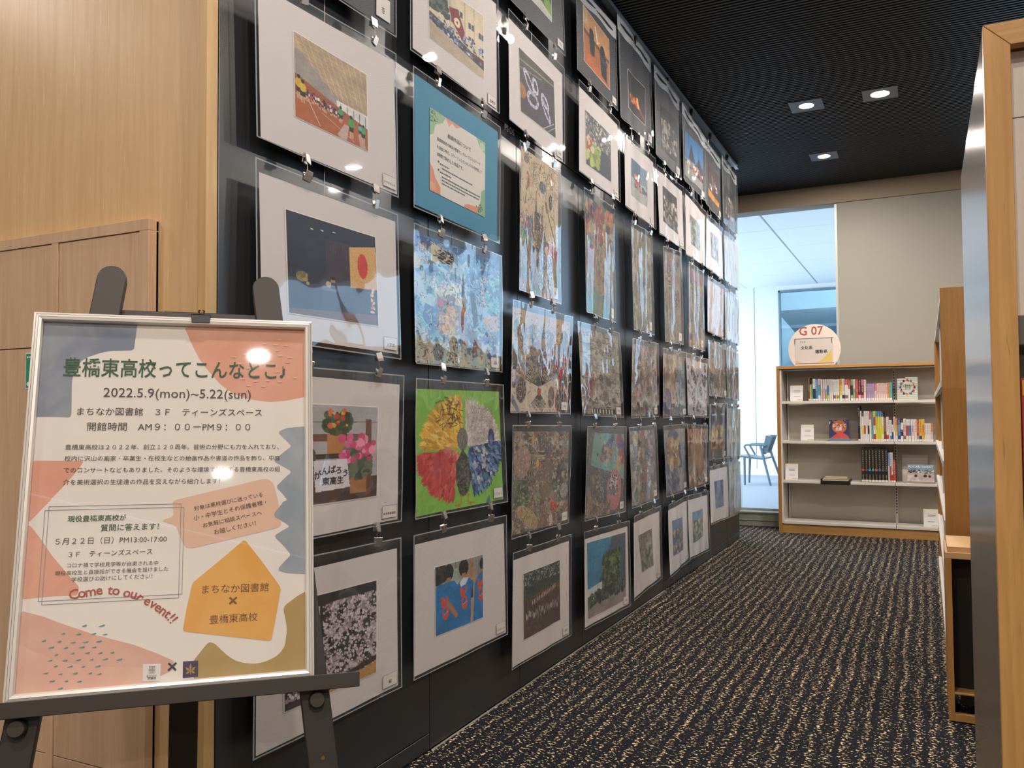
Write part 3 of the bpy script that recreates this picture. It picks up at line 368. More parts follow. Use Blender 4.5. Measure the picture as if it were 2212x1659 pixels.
# ---- neighbouring bright room seen through window 1
NF = mat('neighbour_floor', hexc('8C909C'), 0.55)
setp(box('floor_2', -6.2, 1.2, 8.28, 15.3, -0.15, -0.05, NF), kind='structure')
setp(box('wall_partition', 1.0, 1.2, 8.28, 15.3, -0.05, 3.4, WHITEM), kind='structure')
mb = MB()
for i, (a, b_) in enumerate(((8.28, 9.28), (9.28, 10.45), (10.45, 11.6), (11.6, 12.75), (12.75, 13.9), (13.9, 15.3))):
    for x0, x1 in ((-6.2, -2.6), (-2.6, -1.4), (-1.4, -0.2), (-0.2, 1.0)):
        mb.box(x0+0.006, x1-(0.02 if x1 == -0.2 else 0.006), a+0.004, b_-0.004, 3.25, 3.30)
mb.box(-6.2, 1.2, 8.28, 15.3, 3.305, 3.4)
setp(mb.build('ceiling_2', WHITEM), kind='structure')
wf = MB().box(-6.2, -1.28, 15.2, 15.3, -0.05, 3.25).box(-1.27, -0.86, 15.2, 15.3, -0.05, 3.25).box(-0.86, 1.0, 15.2, 15.3, 3.17, 3.25).box(-6.2, -0.86, 15.17, 15.2, -0.05, 0.06)
setp(wf.build('wall_far', WHITEM), kind='structure')
w3 = MB().box(-0.86, -0.83, 15.18, 15.3, -0.05, 3.17).box(-0.86, 1.0, 15.18, 15.3, -0.05, 0.05).box(-0.86, 1.0, 15.18, 15.3, 3.14, 3.17)
w3 = setp(w3.build('window_3', mat('dark_window_frame', hexc('7A8A94'), 0.4)), kind='structure')
box('window_pane', -0.83, 1.0, 15.23, 15.24, 0.05, 3.14, GLASS, w3)
bl = mat('blue_hall_paint', hexc('AAB8BE'), 0.8); bl2 = mat('blue_hall_ceiling', hexc('8FB4CC'), 0.8)
h = MB().box(-3, 4, 21.0, 21.1, -0.1, 6.0).box(-3.1, -3, 15.4, 21, -0.1, 6.0).box(4, 4.1, 15.4, 21, -0.1, 6).box(-3, 4, 15.4, 21, -0.2, -0.1)
h.add([(-1.2, 17.2, 3.05), (0.3, 16.6, 3.0), (4, 18.0, 2.75), (4, 21, 2.75), (-1.2, 21, 2.75)], [(0, 1, 2, 3, 4)])
setp(h.build('wall_hall', bl), kind='structure')
setp(box('ceiling_3', -3, 4, 15.4, 21, 6.0, 6.1, bl2), kind='structure')
area_light('hall_lighting', (0.5, 18, 5.8), 3, 3, (0, 0, 0), 330, (0.84, 0.93, 1.0))
g = random.Random(3)
LAMPS = mat('hall_strip_lamp', (1, 1, 1), 0.5, emis=3)
for i in range(14):
    x = -0.75+i*0.085+g.uniform(-0.03, 0.03); z = 2.30+g.uniform(-0.03, 0.14); L_ = 0.16 if i > 9 else 0.05
    if i > 9: z = 2.1+0.13*(i-9)
    setp(box('hall_lamp', x, x+L_, 16.2+g.uniform(0, .5), 16.23+.5, z, z+0.018, LAMPS), 'tiny white lamp seen through the far blue window beyond the glass', 'lamp', 'lamps in the hall behind the far window')

# downlights in the black ceiling
def downlight(x, y, label, r=0.05, power=19, col=WARM):
    t = empty('downlight', (x, y, CEIL), label, 'light')
    mb = MB(); n = 28; s = 0.105
    ang = [2*math.pi*i/n+math.pi/4 for i in range(n)]
    outer = []
    for a in ang:
        k = s/max(abs(math.cos(a)), abs(math.sin(a))); outer.append((x+k*math.cos(a), y+k*math.sin(a)))
    vs = [(p[0], p[1], CEIL-0.004) for p in outer]+[(x+r*math.cos(a), y+r*math.sin(a), CEIL-0.004) for a in ang]+[(x+r*.9*math.cos(a), y+r*.9*math.sin(a), CEIL+0.02) for a in ang]+[(p[0], p[1], CEIL+0.004) for p in outer]
    fs = []
    for i in range(n):
        j = (i+1) % n; fs += [(i, j, n+j, n+i), (n+i, n+j, 2*n+j, 2*n+i), (i, 3*n+i, 3*n+j, j)]
    mb.add(vs, fs).build('trim_plate', mat('grey_lamp_trim', hexc('4A4A4E'), 0.45), t)
    l = MB().cyl((x, y, CEIL-0.0048), (x, y, CEIL+0.004), r*.98, n=24).build('lens', mat('glowing_lamp_lens', (1.0, 0.93, 0.84), 0.5, emis=22), t)
    a = area_light('downlight_beam', (0, 0, -0.009), r*2, r*2, (0, 0, 0), power, col, 'DISK', 180); a.parent = t
SEEN = {(0.734, 5.905): 'downlight in the black ceiling, left one of the pair, with a glowing round lens', (1.189, 5.903): 'downlight in the black ceiling, rightmost, with a wide round lens', (0.718, 7.149): 'farthest downlight in the black ceiling, nearest to the window wall'}
for k, lb in SEEN.items(): downlight(k[0], k[1], lb, 0.057 if k[0] > 1 else 0.048, {0.734: 18, 1.189: 38, 0.718: 24}[k[0]])
for x, y in ((0.70, 4.05), (1.19, 4.05), (0.72, 2.75), (0.9, 1.15), (1.2, -0.5), (2.806, -1.304), (3.956, -2.848), (-1.2, -0.4), (-0.4, -1.9), (-2.4, 0.3), (2.9, 3.2), (2.9, 5.6)):  # last two are unseen fill added to light the wall evenly
    area_light('ceiling_or_fill_lamp', (x, y, CEIL-0.008), .11, .11, (0, 0, 0), {(0.70, 4.05): 12, (1.19, 4.05): 15, (0.72, 2.75): 13, (2.9, 3.2): 48, (2.9, 5.6): 48, (0.9, 1.15): 25, (1.2, -0.5): 28, (2.806, -1.304): 76, (3.956, -2.848): 76, (-1.2, -0.4): 22, (-0.4, -1.9): 28, (-2.4, 0.3): 20}.get((x, y), 26), WARM, 'DISK')
# ================================================================== PICTURES
class Im:
    """a small painter: fills an array that becomes the colours of a printed sheet's vertices"""
    def __init__(s, W, H, bg=(1, 1, 1), seed=0):
        s.W, s.H = W, H; s.X, s.Y = np.meshgrid((np.arange(W)+.5)/W, (np.arange(H)+.5)/H)
        s.a = np.zeros((H, W, 3)); s.a[:] = s.c(bg); s.r = np.random.RandomState(seed); s.g = random.Random(seed)
    def c(s, c): return np.array(hexc(c) if isinstance(c, str) else c, float)
    def put(s, m, c, al=1.0): s.a[m] = s.a[m]*(1-al)+s.c(c)*al
    def ell(s, x, y, rx, ry, c, rot=0, al=1.0):
        ca, sa = math.cos(rot), math.sin(rot); dx = s.X-x; dy = s.Y-y
        s.put(((dx*ca+dy*sa)/rx)**2+((-dx*sa+dy*ca)/ry)**2 < 1, c, al)
    def rect(s, x0, y0, x1, y1, c, al=1.0): s.put((s.X >= x0) & (s.X <= x1) & (s.Y >= y0) & (s.Y <= y1), c, al)
    def mask(s, pts):
        m = np.zeros(s.X.shape, bool); n = len(pts)
        for i in range(n):
            (x0, y0), (x1, y1) = pts[i], pts[(i+1) % n]
            if y0 == y1: continue
            m ^= ((s.Y >= min(y0, y1)) & (s.Y < max(y0, y1)) & (s.X < x0+(s.Y-y0)*(x1-x0)/(y1-y0)))
        return m
    def poly(s, pts, c, al=1.0): s.put(s.mask(pts), c, al)
    def line(s, x0, y0, x1, y1, w, c, al=1.0):
        dx, dy = x1-x0, y1-y0; L = dx*dx+dy*dy+1e-9; t = np.clip(((s.X-x0)*dx+(s.Y-y0)*dy)/L, 0, 1)
        s.put((s.X-x0-t*dx)**2+(s.Y-y0-t*dy)**2 < w*w, c, al)
    def noise(s, amt, sx=8, sy=8, mono=True):
        def layer(kx, ky):
            g = s.r.rand(ky+2, kx+2, 1 if mono else 3); fx = s.X*kx; fy = s.Y*ky; ix = fx.astype(int); iy = fy.astype(int); u = (fx-ix)[..., None]; v = (fy-iy)[..., None]
            return (g[iy, ix]*(1-u)+g[iy, ix+1]*u)*(1-v)+(g[iy+1, ix]*(1-u)+g[iy+1, ix+1]*u)*v
        n = layer(sx, sy)*.6+layer(sx*3, sy*3)*.4
        s.a = np.clip(s.a*(1+amt*(n-.5)*2), 0, 1)
    def grain(s, amt): s.a = np.clip(s.a*(1+amt*(s.r.rand(s.H, s.W, 1)-.5)*2), 0, 1)
    def person(s, x, y, h, top, bottom='222222', skin='C99B7C', hair='1C1716', asp=1.0):
        w_ = h*0.13*asp
        s.rect(x-w_*.7, y-h*.48, x-w_*.15, y-h*.03, skin); s.rect(x+w_*.15, y-h*.48, x+w_*.7, y-h*.03, skin)
        s.rect(x-w_*.9, y-h*.55, x+w_*.9, y-h*.30, bottom); s.ell(x, y-h*.68, w_*1.15, h*.19, top); s.ell(x, y-h*.92, w_*.6, h*.08, hair)
    def speck(s, n, box_, cols, rx, ry, al=1.0, jit=.5):
        x0, y0, x1, y1 = box_
        for _ in range(n):
            k = s.g.uniform(1-jit, 1+jit); s.ell(s.g.uniform(x0, x1), s.g.uniform(y0, y1), rx*k, ry*k, s.g.choice(cols), s.g.uniform(0, 3.1), al)
    def shards(s, n, cols, size, box_=(0, 0, 1, 1), al=.9, inside=None):
        for _ in range(n):
            x = s.g.uniform(box_[0], box_[2]); y = s.g.uniform(box_[1], box_[3])
            if inside and not inside(x, y): continue
            k = size*s.g.uniform(.4, 1.5); a0 = s.g.uniform(0, 6.28); m = s.g.choice((3, 4, 4, 5))
            s.poly([(x+k*s.g.uniform(.5, 1)*math.cos(a0+6.28*i/m), y+k*s.g.uniform(.5, 1)*math.sin(a0+6.28*i/m)) for i in range(m)], s.g.choice(cols), al)
    def hatch(s, x, y, rx, ry, dark='26221F', light='C9BFB2', n=9, rot=.6, fill=True):
        """doodle-patterned ellipse: dark ground, light hatching"""
        dx = s.X-x; dy = s.Y-y; m = (dx/rx)**2+(dy/ry)**2 < 1
        if fill: s.put(m, dark)
        t = (dx/rx*math.cos(rot)+dy/ry*math.sin(rot))*n + 1.2*np.sin(dy/ry*n*.9)
        s.put(m & ((t % 1.6) < .55), light)
    def scrib(s, n, box_, c, w_=.004, L=.05, al=.8):
        for _ in range(n):
            x = s.g.uniform(box_[0], box_[2]); y = s.g.uniform(box_[1], box_[3]); a = s.g.uniform(0, 3.14)
            s.line(x, y, x+L*math.cos(a), y+L*math.sin(a), w_, c, al)

def a_gym(im):
    im.rect(0, 0, 1, 1, 'A9937A'); im.poly([(0, .2), (.12, .24), (.35, .38), (.6, .52), (1, .60), (1, 1), (0, 1)], '8F857C')
    for i in range(16): im.line(-.1+i*.09, 0, .25+i*.07, .6, .004, 'D6BE98', .7)
    for i in range(9): im.line(0, .02+i*.035, 1, .05+i*.065, .003, 'C9AE86', .7)
    im.poly([(0, .18), (.1, .2), (.3, .36), (.55, .56), (.55, .60), (0, .5)], '958C86')
    im.rect(.55, .55, 1, .73, 'D9D6D2'); [im.rect(.6+i*.09, .57, .612+i*.09, .73, '6C7480') for i in range(5)]
    im.poly([(0, .5), (.55, .68), (1, .76), (1, 1), (0, 1)], 'A65A34'); im.noise(.12, 6, 10)
    im.poly([(0, .48), (.55, .62), (1, .72), (1, .78), (.55, .70), (0, .58)], '9A5637')
    im.line(.1, .62, .32, .97, .003, 'E8DCC8'); im.line(0, .72, .2, .75, .003, 'E0D0B8'); im.line(.35, .8, .8, .97, .003, 'E0D0B8', .7)
    im.poly([(.55, .97), (.65, .8), (.72, .8), (.68, 1), (.6, 1)], 'C9C2C4', .7); im.poly([(.85, .85), (.92, .85), (.97, 1), (.88, 1)], 'C9C2C4', .6)
    g = im.g
    for i in range(46):
        x = g.uniform(.12, .62); im.person(x, .72+x*.1+g.uniform(-.03, .03), .11, g.choice(('34395A', 'C9CCD6', 'B4566A', '2E3038', 'D8875E', 'E3E3E6')))
    im.person(.05, .78, .30, 'C9A32C', asp=1); im.person(.10, .80, .28, 'D4AE30')
    im.person(.60, .82, .22, '3F9A6A'); im.person(.75, .95, .30, '3E9A58'); im.person(.93, .93, .24, '46A05A'); im.person(.88, .88, .18, '5FA9C0'); im.grain(.06)
def a_flag(im):
    im.rect(0, 0, 1, 1, '20273A'); im.rect(.40, .18, 1, .93, '3B3040')
    for i in range(22): im.line(.42+i*.026, .2, .42+i*.026, .93, .004, '2A2433', .8)
    im.rect(0, .55, 1, .97, '2E3644', .6); im.noise(.25, 4, 5)
    im.poly([(.67, .20), (.99, .12), (1.0, .60), (.67, .63)], 'D3A568'); im.ell(.825, .37, .062, .135, 'C8402F')
    for x, y in ((.26, .12), (.37, .105), (.5, .09)): im.ell(x, y, .016, .006, 'D9D4C4')
    im.rect(.36, .70, .5, .95, '333A4C'); im.rect(.35, .67, .51, .71, '59657A'); im.ell(.47, .60, .025, .035, 'B07A5C'); im.ell(.47, .575, .025, .02, '1D1819'); im.ell(.475, .655, .045, .035, '22222C'); im.ell(.42, .645, .03, .03, 'B8A68C')
    im.ell(.14, .62, .06, .05, '8A7D4E'); im.speck(12, (.08, .57, .2, .68), ['A3935A', '6F6540'], .015, .015); im.speck(16, (.92, .6, .95, .9), ['C27A3E', 'E0C08C', '8C4A38'], .012, .02)
    im.poly([(0, .95), (1, .88), (1, 1), (0, 1)], '6E4A3C'); im.grain(.08)
def a_flowers(im):
    im.rect(0, 0, 1, 1, 'A7A5A8'); im.line(0, .18, 1, .17, .004, '5A5658'); im.line(.22, 0, .22, .4, .008, '6A6468'); im.rect(.0, .77, 1, 1, '4A3833')
    im.rect(.85, .14, .92, 1, '6A4030'); im.rect(0, .30, .85, .37, '6E4A3C'); im.rect(.28, .50, .6, .55, '3A2A26')
    im.rect(.40, .30, .60, .50, 'B27A45'); im.rect(.66, .75, .86, .93, 'A56E42'); im.rect(0, .78, .12, .97, 'A56E42')
    im.speck(90, (.38, .08, .66, .28), ['33432C', '485A36', '2A3524'], .03, .03); im.speck(14, (.42, .05, .62, .22), ['D9A23A', 'B8352E', 'D06A36'], .022, .02)
    im.speck(60, (.02, .40, .25, .78), ['4F5B4A', '3E4A3C'], .03, .05); im.speck(70, (.60, .45, .9, .75), ['4F5B4A', '3E4A3C', '66705C'], .03, .05)
    im.speck(26, (.02, .30, .24, .52), ['D04878', 'C83A68', 'E06A92'], .03, .03); im.speck(34, (.55, .33, .96, .60), ['D04878', 'D85488', 'C23A66', 'E888A8'], .034, .032)
    im.poly([(.26, .57), (.62, .56), (.66, .86), (.28, .88)], 'D9D2DA'); im.noise(.08, 5, 5); im.grain(.05)
def a_sakura(im):
    im.rect(0, 0, 1, 1, '2F2A2A'); im.speck(1500, (0, .1, 1, .92), ['C4B4BA', 'B6A6AC', '9C8C92', 'D3C5CA', '867A7E', '4B4444'], .018, .018, 1, .6)
    im.speck(60, (0, .1, 1, .9), ['3A3434', '2C2727'], .05, .04); im.speck(900, (0, .12, 1, .9), ['C8BABF', 'AC9CA4', 'D6CACE'], .010, .010, 1, .6)
    im.rect(0, 0, 1, .10, '2A2526'); im.rect(.345, 0, .375, 1, '241F20'); im.poly([(0, .97), (1, .80), (1, .86), (0, 1)], '3A302C'); im.poly([(.3, 1), (1, .86), (1, 1)], 'B88A54'); im.grain(.1)
def a_building(im):
    im.rect(0, 0, 1, 1, 'CDBFA6')
    for x in (.35, .62, .8): im.rect(x, 0, x+.025, .8, 'B8A88E')
    for x, y in ((.48, .2), (.70, .28), (.90, .33), (.32, .38), (.70, .50), (.90, .55), (.32, .6)): im.rect(x, y, x+.11, y+.09, '4C5260'); im.rect(x+.05, y, x+.06, y+.09, 'C9C4BC')
    im.speck(60, (0, .2, .30, .46), ['2F3A3A', '3B4742', '56615C'], .05, .04); im.poly([(0, .55), (1, .78), (1, .90), (0, .70)], '3B3A42')
    im.speck(160, (0, .55, 1, .82), ['8EA0CC', '59647E', 'C9CCD8', '2E3038', '6E6A78'], .015, .02); im.poly([(0, .72), (1, .88), (1, 1), (0, 1)], 'B5A48E'); im.noise(.1, 6, 6)
    im.poly([(.34, .25), (.50, .20), (.63, .50), (.58, .66), (.40, .46)], '7E2A33')
    for k in range(5): im.ell(.49+.035*math.cos(k*1.256), .42+.05*math.sin(k*1.256), .024, .036, 'DED2B4', k*1.256)
    im.rect(.78, .72, 1, .78, '5E3038'); im.grain(.06)
def a_march(im):
    im.rect(0, 0, 1, 1, '443F42'); im.poly([(0, 0), (1, 0), (1, .12), (0, .25)], '4A4640'); im.line(0, .17, 1, .10, .012, '8F8468'); im.line(0, .30, .6, .20, .006, '8F8878'); im.ell(.02, .65, .14, .12, '9A6A34')
    for (cx_, cy_, rx, ry, ro) in ((.25, .42, .2, .07, .9), (.42, .40, .12, .07, 1.3), (.34, .66, .15, .12, 0), (.7, .52, .13, .07, .8), (.72, .66, .2, .06, .9)):
        for t in np.linspace(0, 6.28, 40):
            for q in (1.0, .78):
                x = cx_+q*(rx*math.cos(t)*math.cos(ro)-ry*math.sin(t)*math.sin(ro)); y = cy_+q*(rx*math.cos(t)*math.sin(ro)+ry*math.sin(t)*math.cos(ro))
                im.ell(x, y, .012, .016, im.g.choice(('B9B6CC', 'D3D0DC', '8E8AA6')))
    im.line(.62, 1, .95, .78, .005, 'C9C2B8'); im.line(.75, 1, 1, .82, .004, 'C9C2B8'); im.noise(.15, 8, 8); im.grain(.08)
def a_field(im):
    im.rect(0, 0, 1, 1, '4E3F3C'); im.rect(0, 0, 1, .34, '3B4440'); im.speck(300, (0, .02, 1, .22), ['8E8E86', '5A605A', '2E3430', 'A8A69C'], .012, .010)
    im.rect(0, .34, 1, .48, '5E4336'); im.poly([(0, .32), (.6, .24), (1, .22), (1, .30), (0, .42)], '39453F')
    for i in range(15): im.ell(.22+i*.045, .50-i*.008, .010, .042, 'B9B2A6')
    for i in range(28): im.ell(.08+i*.032, .68+im.g.uniform(-.05, .05), .010, .05, im.g.choice(('BDB6AC', '8C847C', 'A29A90')))
    im.scrib(80, (0, .5, 1, 1), '6A5752', .004, .08, .5); im.noise(.2, 10, 10); im.grain(.12)
def a_shirts(im):
    im.rect(0, 0, 1, 1, '8E9088'); [im.line(.05+i*.07, 0, .05+i*.07, .4, .004, '62645E') for i in range(14)]; im.rect(.60, .15, .82, 1, 'A98C6C'); im.rect(.30, .1, .48, .4, '9DA89E')
    im.rect(.64, .35, .76, .62, '2B2A30'); im.poly([(.0, .0), (.2, 0), (.2, .25), (0, .28)], '3A302C')
    for x, y, s_ in ((.26, .13, .095), (.56, .12, .10), (.04, .2, .07), (.98, .14, .07)):
        im.ell(x, y, s_, s_*1.3, '1E1B1C'); im.rect(x-.04, y+.08, x+.04, y+.2, 'A8765A')
    im.line(.70, .02, .72, .26, .03, 'A8765A')
    for pts in ([(-.1, .34), (.12, .26), (.2, .5), (.2, 1), (-.1, 1)], [(.02, .34), (.20, .27), (.36, .27), (.46, .38), (.44, .75), (.40, 1), (.05, 1)], [(.38, .42), (.46, .32), (.55, .28), (.68, .30), (.78, .40), (.72, .52), (.70, 1), (.36, 1)], [(.80, .42), (.88, .30), (1, .26), (1, 1), (.76, 1)]):
        im.poly(pts, '2173B0')
    im.poly([(.47, .33), (.55, .27), (.66, .29), (.60, .38), (.50, .40)], 'D5DADF', .9); im.noise(.16, 5, 6)
    for x, y in ((.17, .53), (.55, .47), (.93, .44)):
        for q in ([(-.07, -.05), (-.02, -.07), (.0, .02), (.05, -.06), (.09, -.03), (.0, .09), (-.05, .09)], ): im.poly([(x+a, y+b) for a, b in q], 'D6502C')
        im.ell(x+.02, y+.18, .065, .10, 'D6502C'); im.ell(x+.015, y+.165, .030, .055, '2173B0')
        for i in range(4): im.ell(x+.0+i*.02, y+.20-i*.008, .006, .008, 'E8E0D8')
    im.line(.24, .58, .40, .80, .035, 'A8765A'); im.grain(.06)
def a_dark_green(im):
    im.rect(0, 0, 1, 1, 'A9A8A2'); im.speck(40, (.5, 0, 1, .8), ['5C7A3C', '7A9A4C', '46602E'], .08, .08); im.poly([(0, .6), (1, .9), (1, 1), (0, 1)], 'B9B6B0'); im.grain(.05)
def a_kendo(im):
    im.rect(0, 0, 1, 1, 'A5683C'); im.poly([(0, 0), (1, 0), (1, .42), (0, .38)], 'B98A5C'); im.poly([(0, .38), (1, .45), (1, .50), (0, .46)], '6A4630'); im.poly([(0, .62), (.9, 1), (0, 1)], 'B4622E')
    im.ell(.30, .36, .09, .12, '1C1E28'); im.poly([(.2, .4), (.42, .42), (.4, .72), (.24, .74)], '23242E'); im.ell(.72, .42, .09, .11, '1C1E28'); im.poly([(.6, .45), (.86, .48), (.88, .95), (.66, .9)], '20222C'); im.rect(.62, .55, .9, .62, '3A3C4A')
    im.line(.45, .12, .52, .36, .02, 'D9D6D0'); im.line(.6, .32, .5, .40, .01, 'D9C8A0'); im.rect(0, 0, .16, .3, 'C7A27A'); im.noise(.12, 5, 5); im.grain(.06)
def a_street(im):
    im.rect(0, 0, 1, 1, '5A5A5C'); im.speck(260, (0, 0, 1, .5), ['8C8A8A', 'B5B0AE', '4A4846', '6A6660', '3A3838'], .03, .02); im.rect(0, .55, 1, 1, '2E3038')
    im.speck(60, (.02, .55, .55, .9), ['8E9A4A', 'A8B05A', '6A7A34'], .07, .06); im.speck(25, (0, .45, .3, .7), ['A8352E', 'C9B8A8'], .03, .04); im.poly([(.6, .5), (.9, .5), (1, 1), (.5, 1)], '2C3244'); im.grain(.1)
def a_fire(im):
    im.rect(0, 0, 1, 1, '1D1F24'); im.poly([(.05, .56), (.5, .58), (.95, .84), (.95, .92), (.5, .72), (.1, .66)], '8A3A18'); im.speck(40, (.1, .56, .6, .74), ['D06020', 'E08A34', '9A4018'], .03, .025); im.poly([(.5, .5), (.56, .48), (.66, .75), (.56, .76)], 'E8A050'); im.grain(.05)
def a_school(im):
    im.rect(0, 0, 1, 1, '8C98A0'); im.rect(0, 0, .6, .5, '3E5A72'); [im.line(0, i*.1, .6, i*.1, .006, 'B5C2CC') for i in range(6)]; im.speck(40, (.2, .4, 1, .75), ['A8432E', 'C26A3A', '2E3440', '4A5A6A'], .05, .05); im.rect(.6, .05, .9, .5, '6A7E90'); im.rect(0, .75, 1, 1, '9E9C98'); im.grain(.08)
def a_crowd(im, d=1):
    im.rect(0, 0, 1, 1, '2E2E32'); im.speck(130, (0, .3, 1, .9), ['6E6862', '9A9288', '4A4644', 'B5A898', '3A3A40'], .045, .055); im.rect(0, 0, 1, .2, '1E1F24'); im.noise(.25, 6, 6); im.grain(.1)
def a_bluesky(im):
    im.rect(0, 0, 1, 1, '2E6FA3'); im.poly([(0, .6), (.4, .55), (1, .7), (1, 1), (0, 1)], '8F8C86'); im.poly([(.2, .55), (.38, .15), (.55, .55)], '23303A'); im.poly([(.5, .6), (.75, .35), (1, .55), (1, .8), (.5, .8)], '2A3440'); im.speck(50, (0, .6, 1, .75), ['C9C2B8', 'A85A4A', '3A4048'], .03, .03); im.grain(.06)
def a_stage(im):
    im.rect(0, 0, 1, 1, '3A2226'); im.speck(14, (.1, .3, .9, .7), ['C9C2BC', '6A6468', '8A4A3E'], .05, .09); im.poly([(0, .75), (1, .85), (1, 1), (0, 1)], 'D08A2E'); im.noise(.2, 5, 5)
def a_tree(im):
    im.rect(0, 0, 1, 1, '3F84A6'); im.poly([(0, 0), (1, 0), (1, .2), (0, .6)], '3B7DA0'); im.poly([(.62, .0), (1, 0), (1, 1), (.25, .85), (.3, .55)], '4A5666'); im.poly([(0, .62), (.35, .58), (.35, .78), (0, .8)], 'B9C2C4')
    im.speck(500, (.38, .22, .82, .80), ['2E3A34', '3B4C36', '566A3C', '222C2C', '6A7A46'], .03, .025); im.speck(160, (0, .7, .4, .88), ['3E4E3E', '5E6E56', '2E3A34'], .025, .02)
    im.poly([(0, .9), (.3, .82), (1, .80), (1, 1), (0, 1)], '8F8482'); im.speck(80, (.2, .68, 1, .84), ['2E3438', '4A5450'], .03, .03); im.noise(.15, 9, 9); im.grain(.1)
def a_misc(cols, sky=None):
    def f(im):
        im.rect(0, 0, 1, 1, cols[0]); im.speck(90, (0, .15, 1, 1), cols, .08, .06)
        if sky: im.rect(0, 0, 1, .3, sky)
        im.noise(.2, 6, 6); im.grain(.1)
    return f
# ---- collages
def a_sea(im):
    B = ['4C82B4', '6B9CC6', '3E6E9E', '8FB5D2', '5A7FA8', '97A9B8', '2F5C8C', 'A9C2D0', '5FA0A8']
    im.rect(0, 0, 1, 1, '5484B2'); im.shards(260, B, .09); im.poly([(0, .80), (.4, .84), (.7, .80), (1, .86), (1, 1), (0, 1)], 'A8AE9E'); im.shards(60, ['B3B09A', '8FAAA0', '9DB4B8', 'C0B8A4'], .06, (0, .8, 1, 1))
    im.poly([(.0, 0), (.2, .02), (.14, .12), (0, .1)], '3E5C94'); im.poly([(.18, .03), (.28, .06), (.26, .2), (.18, .18)], 'C9C2AE')
    im.hatch(.10, .10, .055, .045); im.hatch(.33, .12, .10, .055, rot=1.4); im.hatch(.135, .19, .035, .03); im.poly([(.41, .12), (.47, .07), (.47, .17)], '2E2A28')
    im.shards(120, ['8C7A62', '6E6252', 'A89272', 'C09A4A', 'B0603A', '5A564E', '7E4A3E', 'C8B48C'], .05, (.25, .42, .55, .76)); im.ell(.27, .50, .035, .03, 'B8433A'); im.shards(50, ['C49A3A', 'D0B060', 'A87830'], .035, (.30, .6, .42, .75))
    im.poly([(.2, .40), (.5, .30), (.52, .36), (.22, .47)], 'B9C2B0'); im.scrib(40, (.2, .3, .5, .45), 'E4E0D4', .006, .03)
    im.poly([(.62, .36), (.68, .34), (.72, .62), (.66, .66)], '3A4E66'); im.speck(150, (.76, .18, .84, .46), ['2E2C30', '9A948C', 'C2BCB0'], .008, .008); im.shards(60, ['5FA8B4', '7FB8BE', '3E8A96', '4A5A7E'], .05, (.82, .15, .98, .6)); im.poly([(.84, .52), (.98, .5), (.97, .64), (.86, .66)], 'C2A8A0')
    im.poly([(.78, .55), (.86, .52), (.84, .66)], 'D0A040'); im.shards(50, ['B8B4AC', '6E6E74', '3E5A8C', '8C5E44'], .05, (.55, .68, .95, .9)); im.speck(240, (.33, .78, .45, .97), ['3A342E', 'A89C84', 'C8BCA0'], .008, .008)
    im.hatch(.24, .90, .055, .07, light='A8B8BC'); im.hatch(.10, .86, .05, .12, 'B8AE98', '6E6456', 7, 1.4); im.ell(.02, .22, .05, .06, 'B5B08E'); im.noise(.1, 10, 10)
def a_bird(im):
    im.rect(0, 0, 1, 1, '7CB342'); im.noise(.07, 5, 5); g = im.g
    def fan(cx_, cy_, a0, a1, r0, cols, n, s_):
        for _ in range(n):
            a = g.uniform(a0, a1); r = r0*math.sqrt(g.uniform(.01, 1)); x = cx_+r*math.cos(a); y = cy_+r*math.sin(a)*.92; d = g.uniform(-.35, .35)+a
            im.poly([(x+s_*math.cos(d), y+s_*math.sin(d)), (x-s_*.3*math.sin(d), y+s_*.3*math.cos(d)), (x-s_*.6*math.cos(d), y-s_*.6*math.sin(d)), (x+s_*.3*math.sin(d), y-s_*.3*math.cos(d))], g.choice(cols))
    P = math.pi
    fan(.50, .48, P*1.0, P*1.5, .43, ['D9A92E', 'E2B83C', 'C89424', 'B8882A', 'E6C458'], 620, .06)
    fan(.55, .48, P*1.5, P*1.97, .40, ['C9BEB6', 'D8CEC6', 'B5A9A0', 'C2B4B0'], 560, .055); im.scrib(300, (.6, .12, .9, .45), '8E8480', .0025, .05, .6)
    fan(.55, .50, -P*.03, P*.45, .43, ['2E4A86', '3A5E9C', '22345E', '4C7AA6', '1E2A4C', '6E8CB4', '3E7A86'], 620, .055)
    im.shards(40, ['C7C0C0', '3E6A9A', 'A8A6B0'], .03, (.6, .5, .85, .85)); im.ell(.86, .42, .045, .08, '2A3668'); im.ell(.86, .44, .02, .05, '6E86B0', 0, .7)
    fan(.45, .52, P*.55, P*1.0, .42, ['B5302C', 'C23A34', '9A2428', 'C8504A'], 560, .06); im.shards(60, ['C8524A', 'E0907A', 'C26A60'], .03, (.28, .5, .45, .72)); im.ell(.28, .62, .10, .13, 'B03434', 0, .7)
    im.scrib(60, (.25, .06, .47, .3), '4A3A1E', .004, .05, .8); im.ell(.5, .42, .062, .10, '2B2926'); im.hatch(.5, .42, .062, .10, '2B2926', 'A8A298', 10, .9)
    im.poly([(.5, .5), (.56, .58), (.60, .74), (.56, .86), (.52, .90), (.46, .90), (.42, .78), (.42, .62)], '34362F'); im.scrib(60, (.44, .55, .58, .88), '6E6E60', .003, .04, .8)
    for x, y0, x2 in ((.47, .89, .40), (.55, .89, .62)): im.line(x, y0, x, .965, .006, 'B5752A'); im.line(x, .965, x2, .972, .006, 'B5752A'); im.line(x, .965, (x+x2)/2, .985, .006, 'B5752A')
    im.poly([(.78, .965), (.81, .93), (.82, .99), (.76, 1)], '35608C')
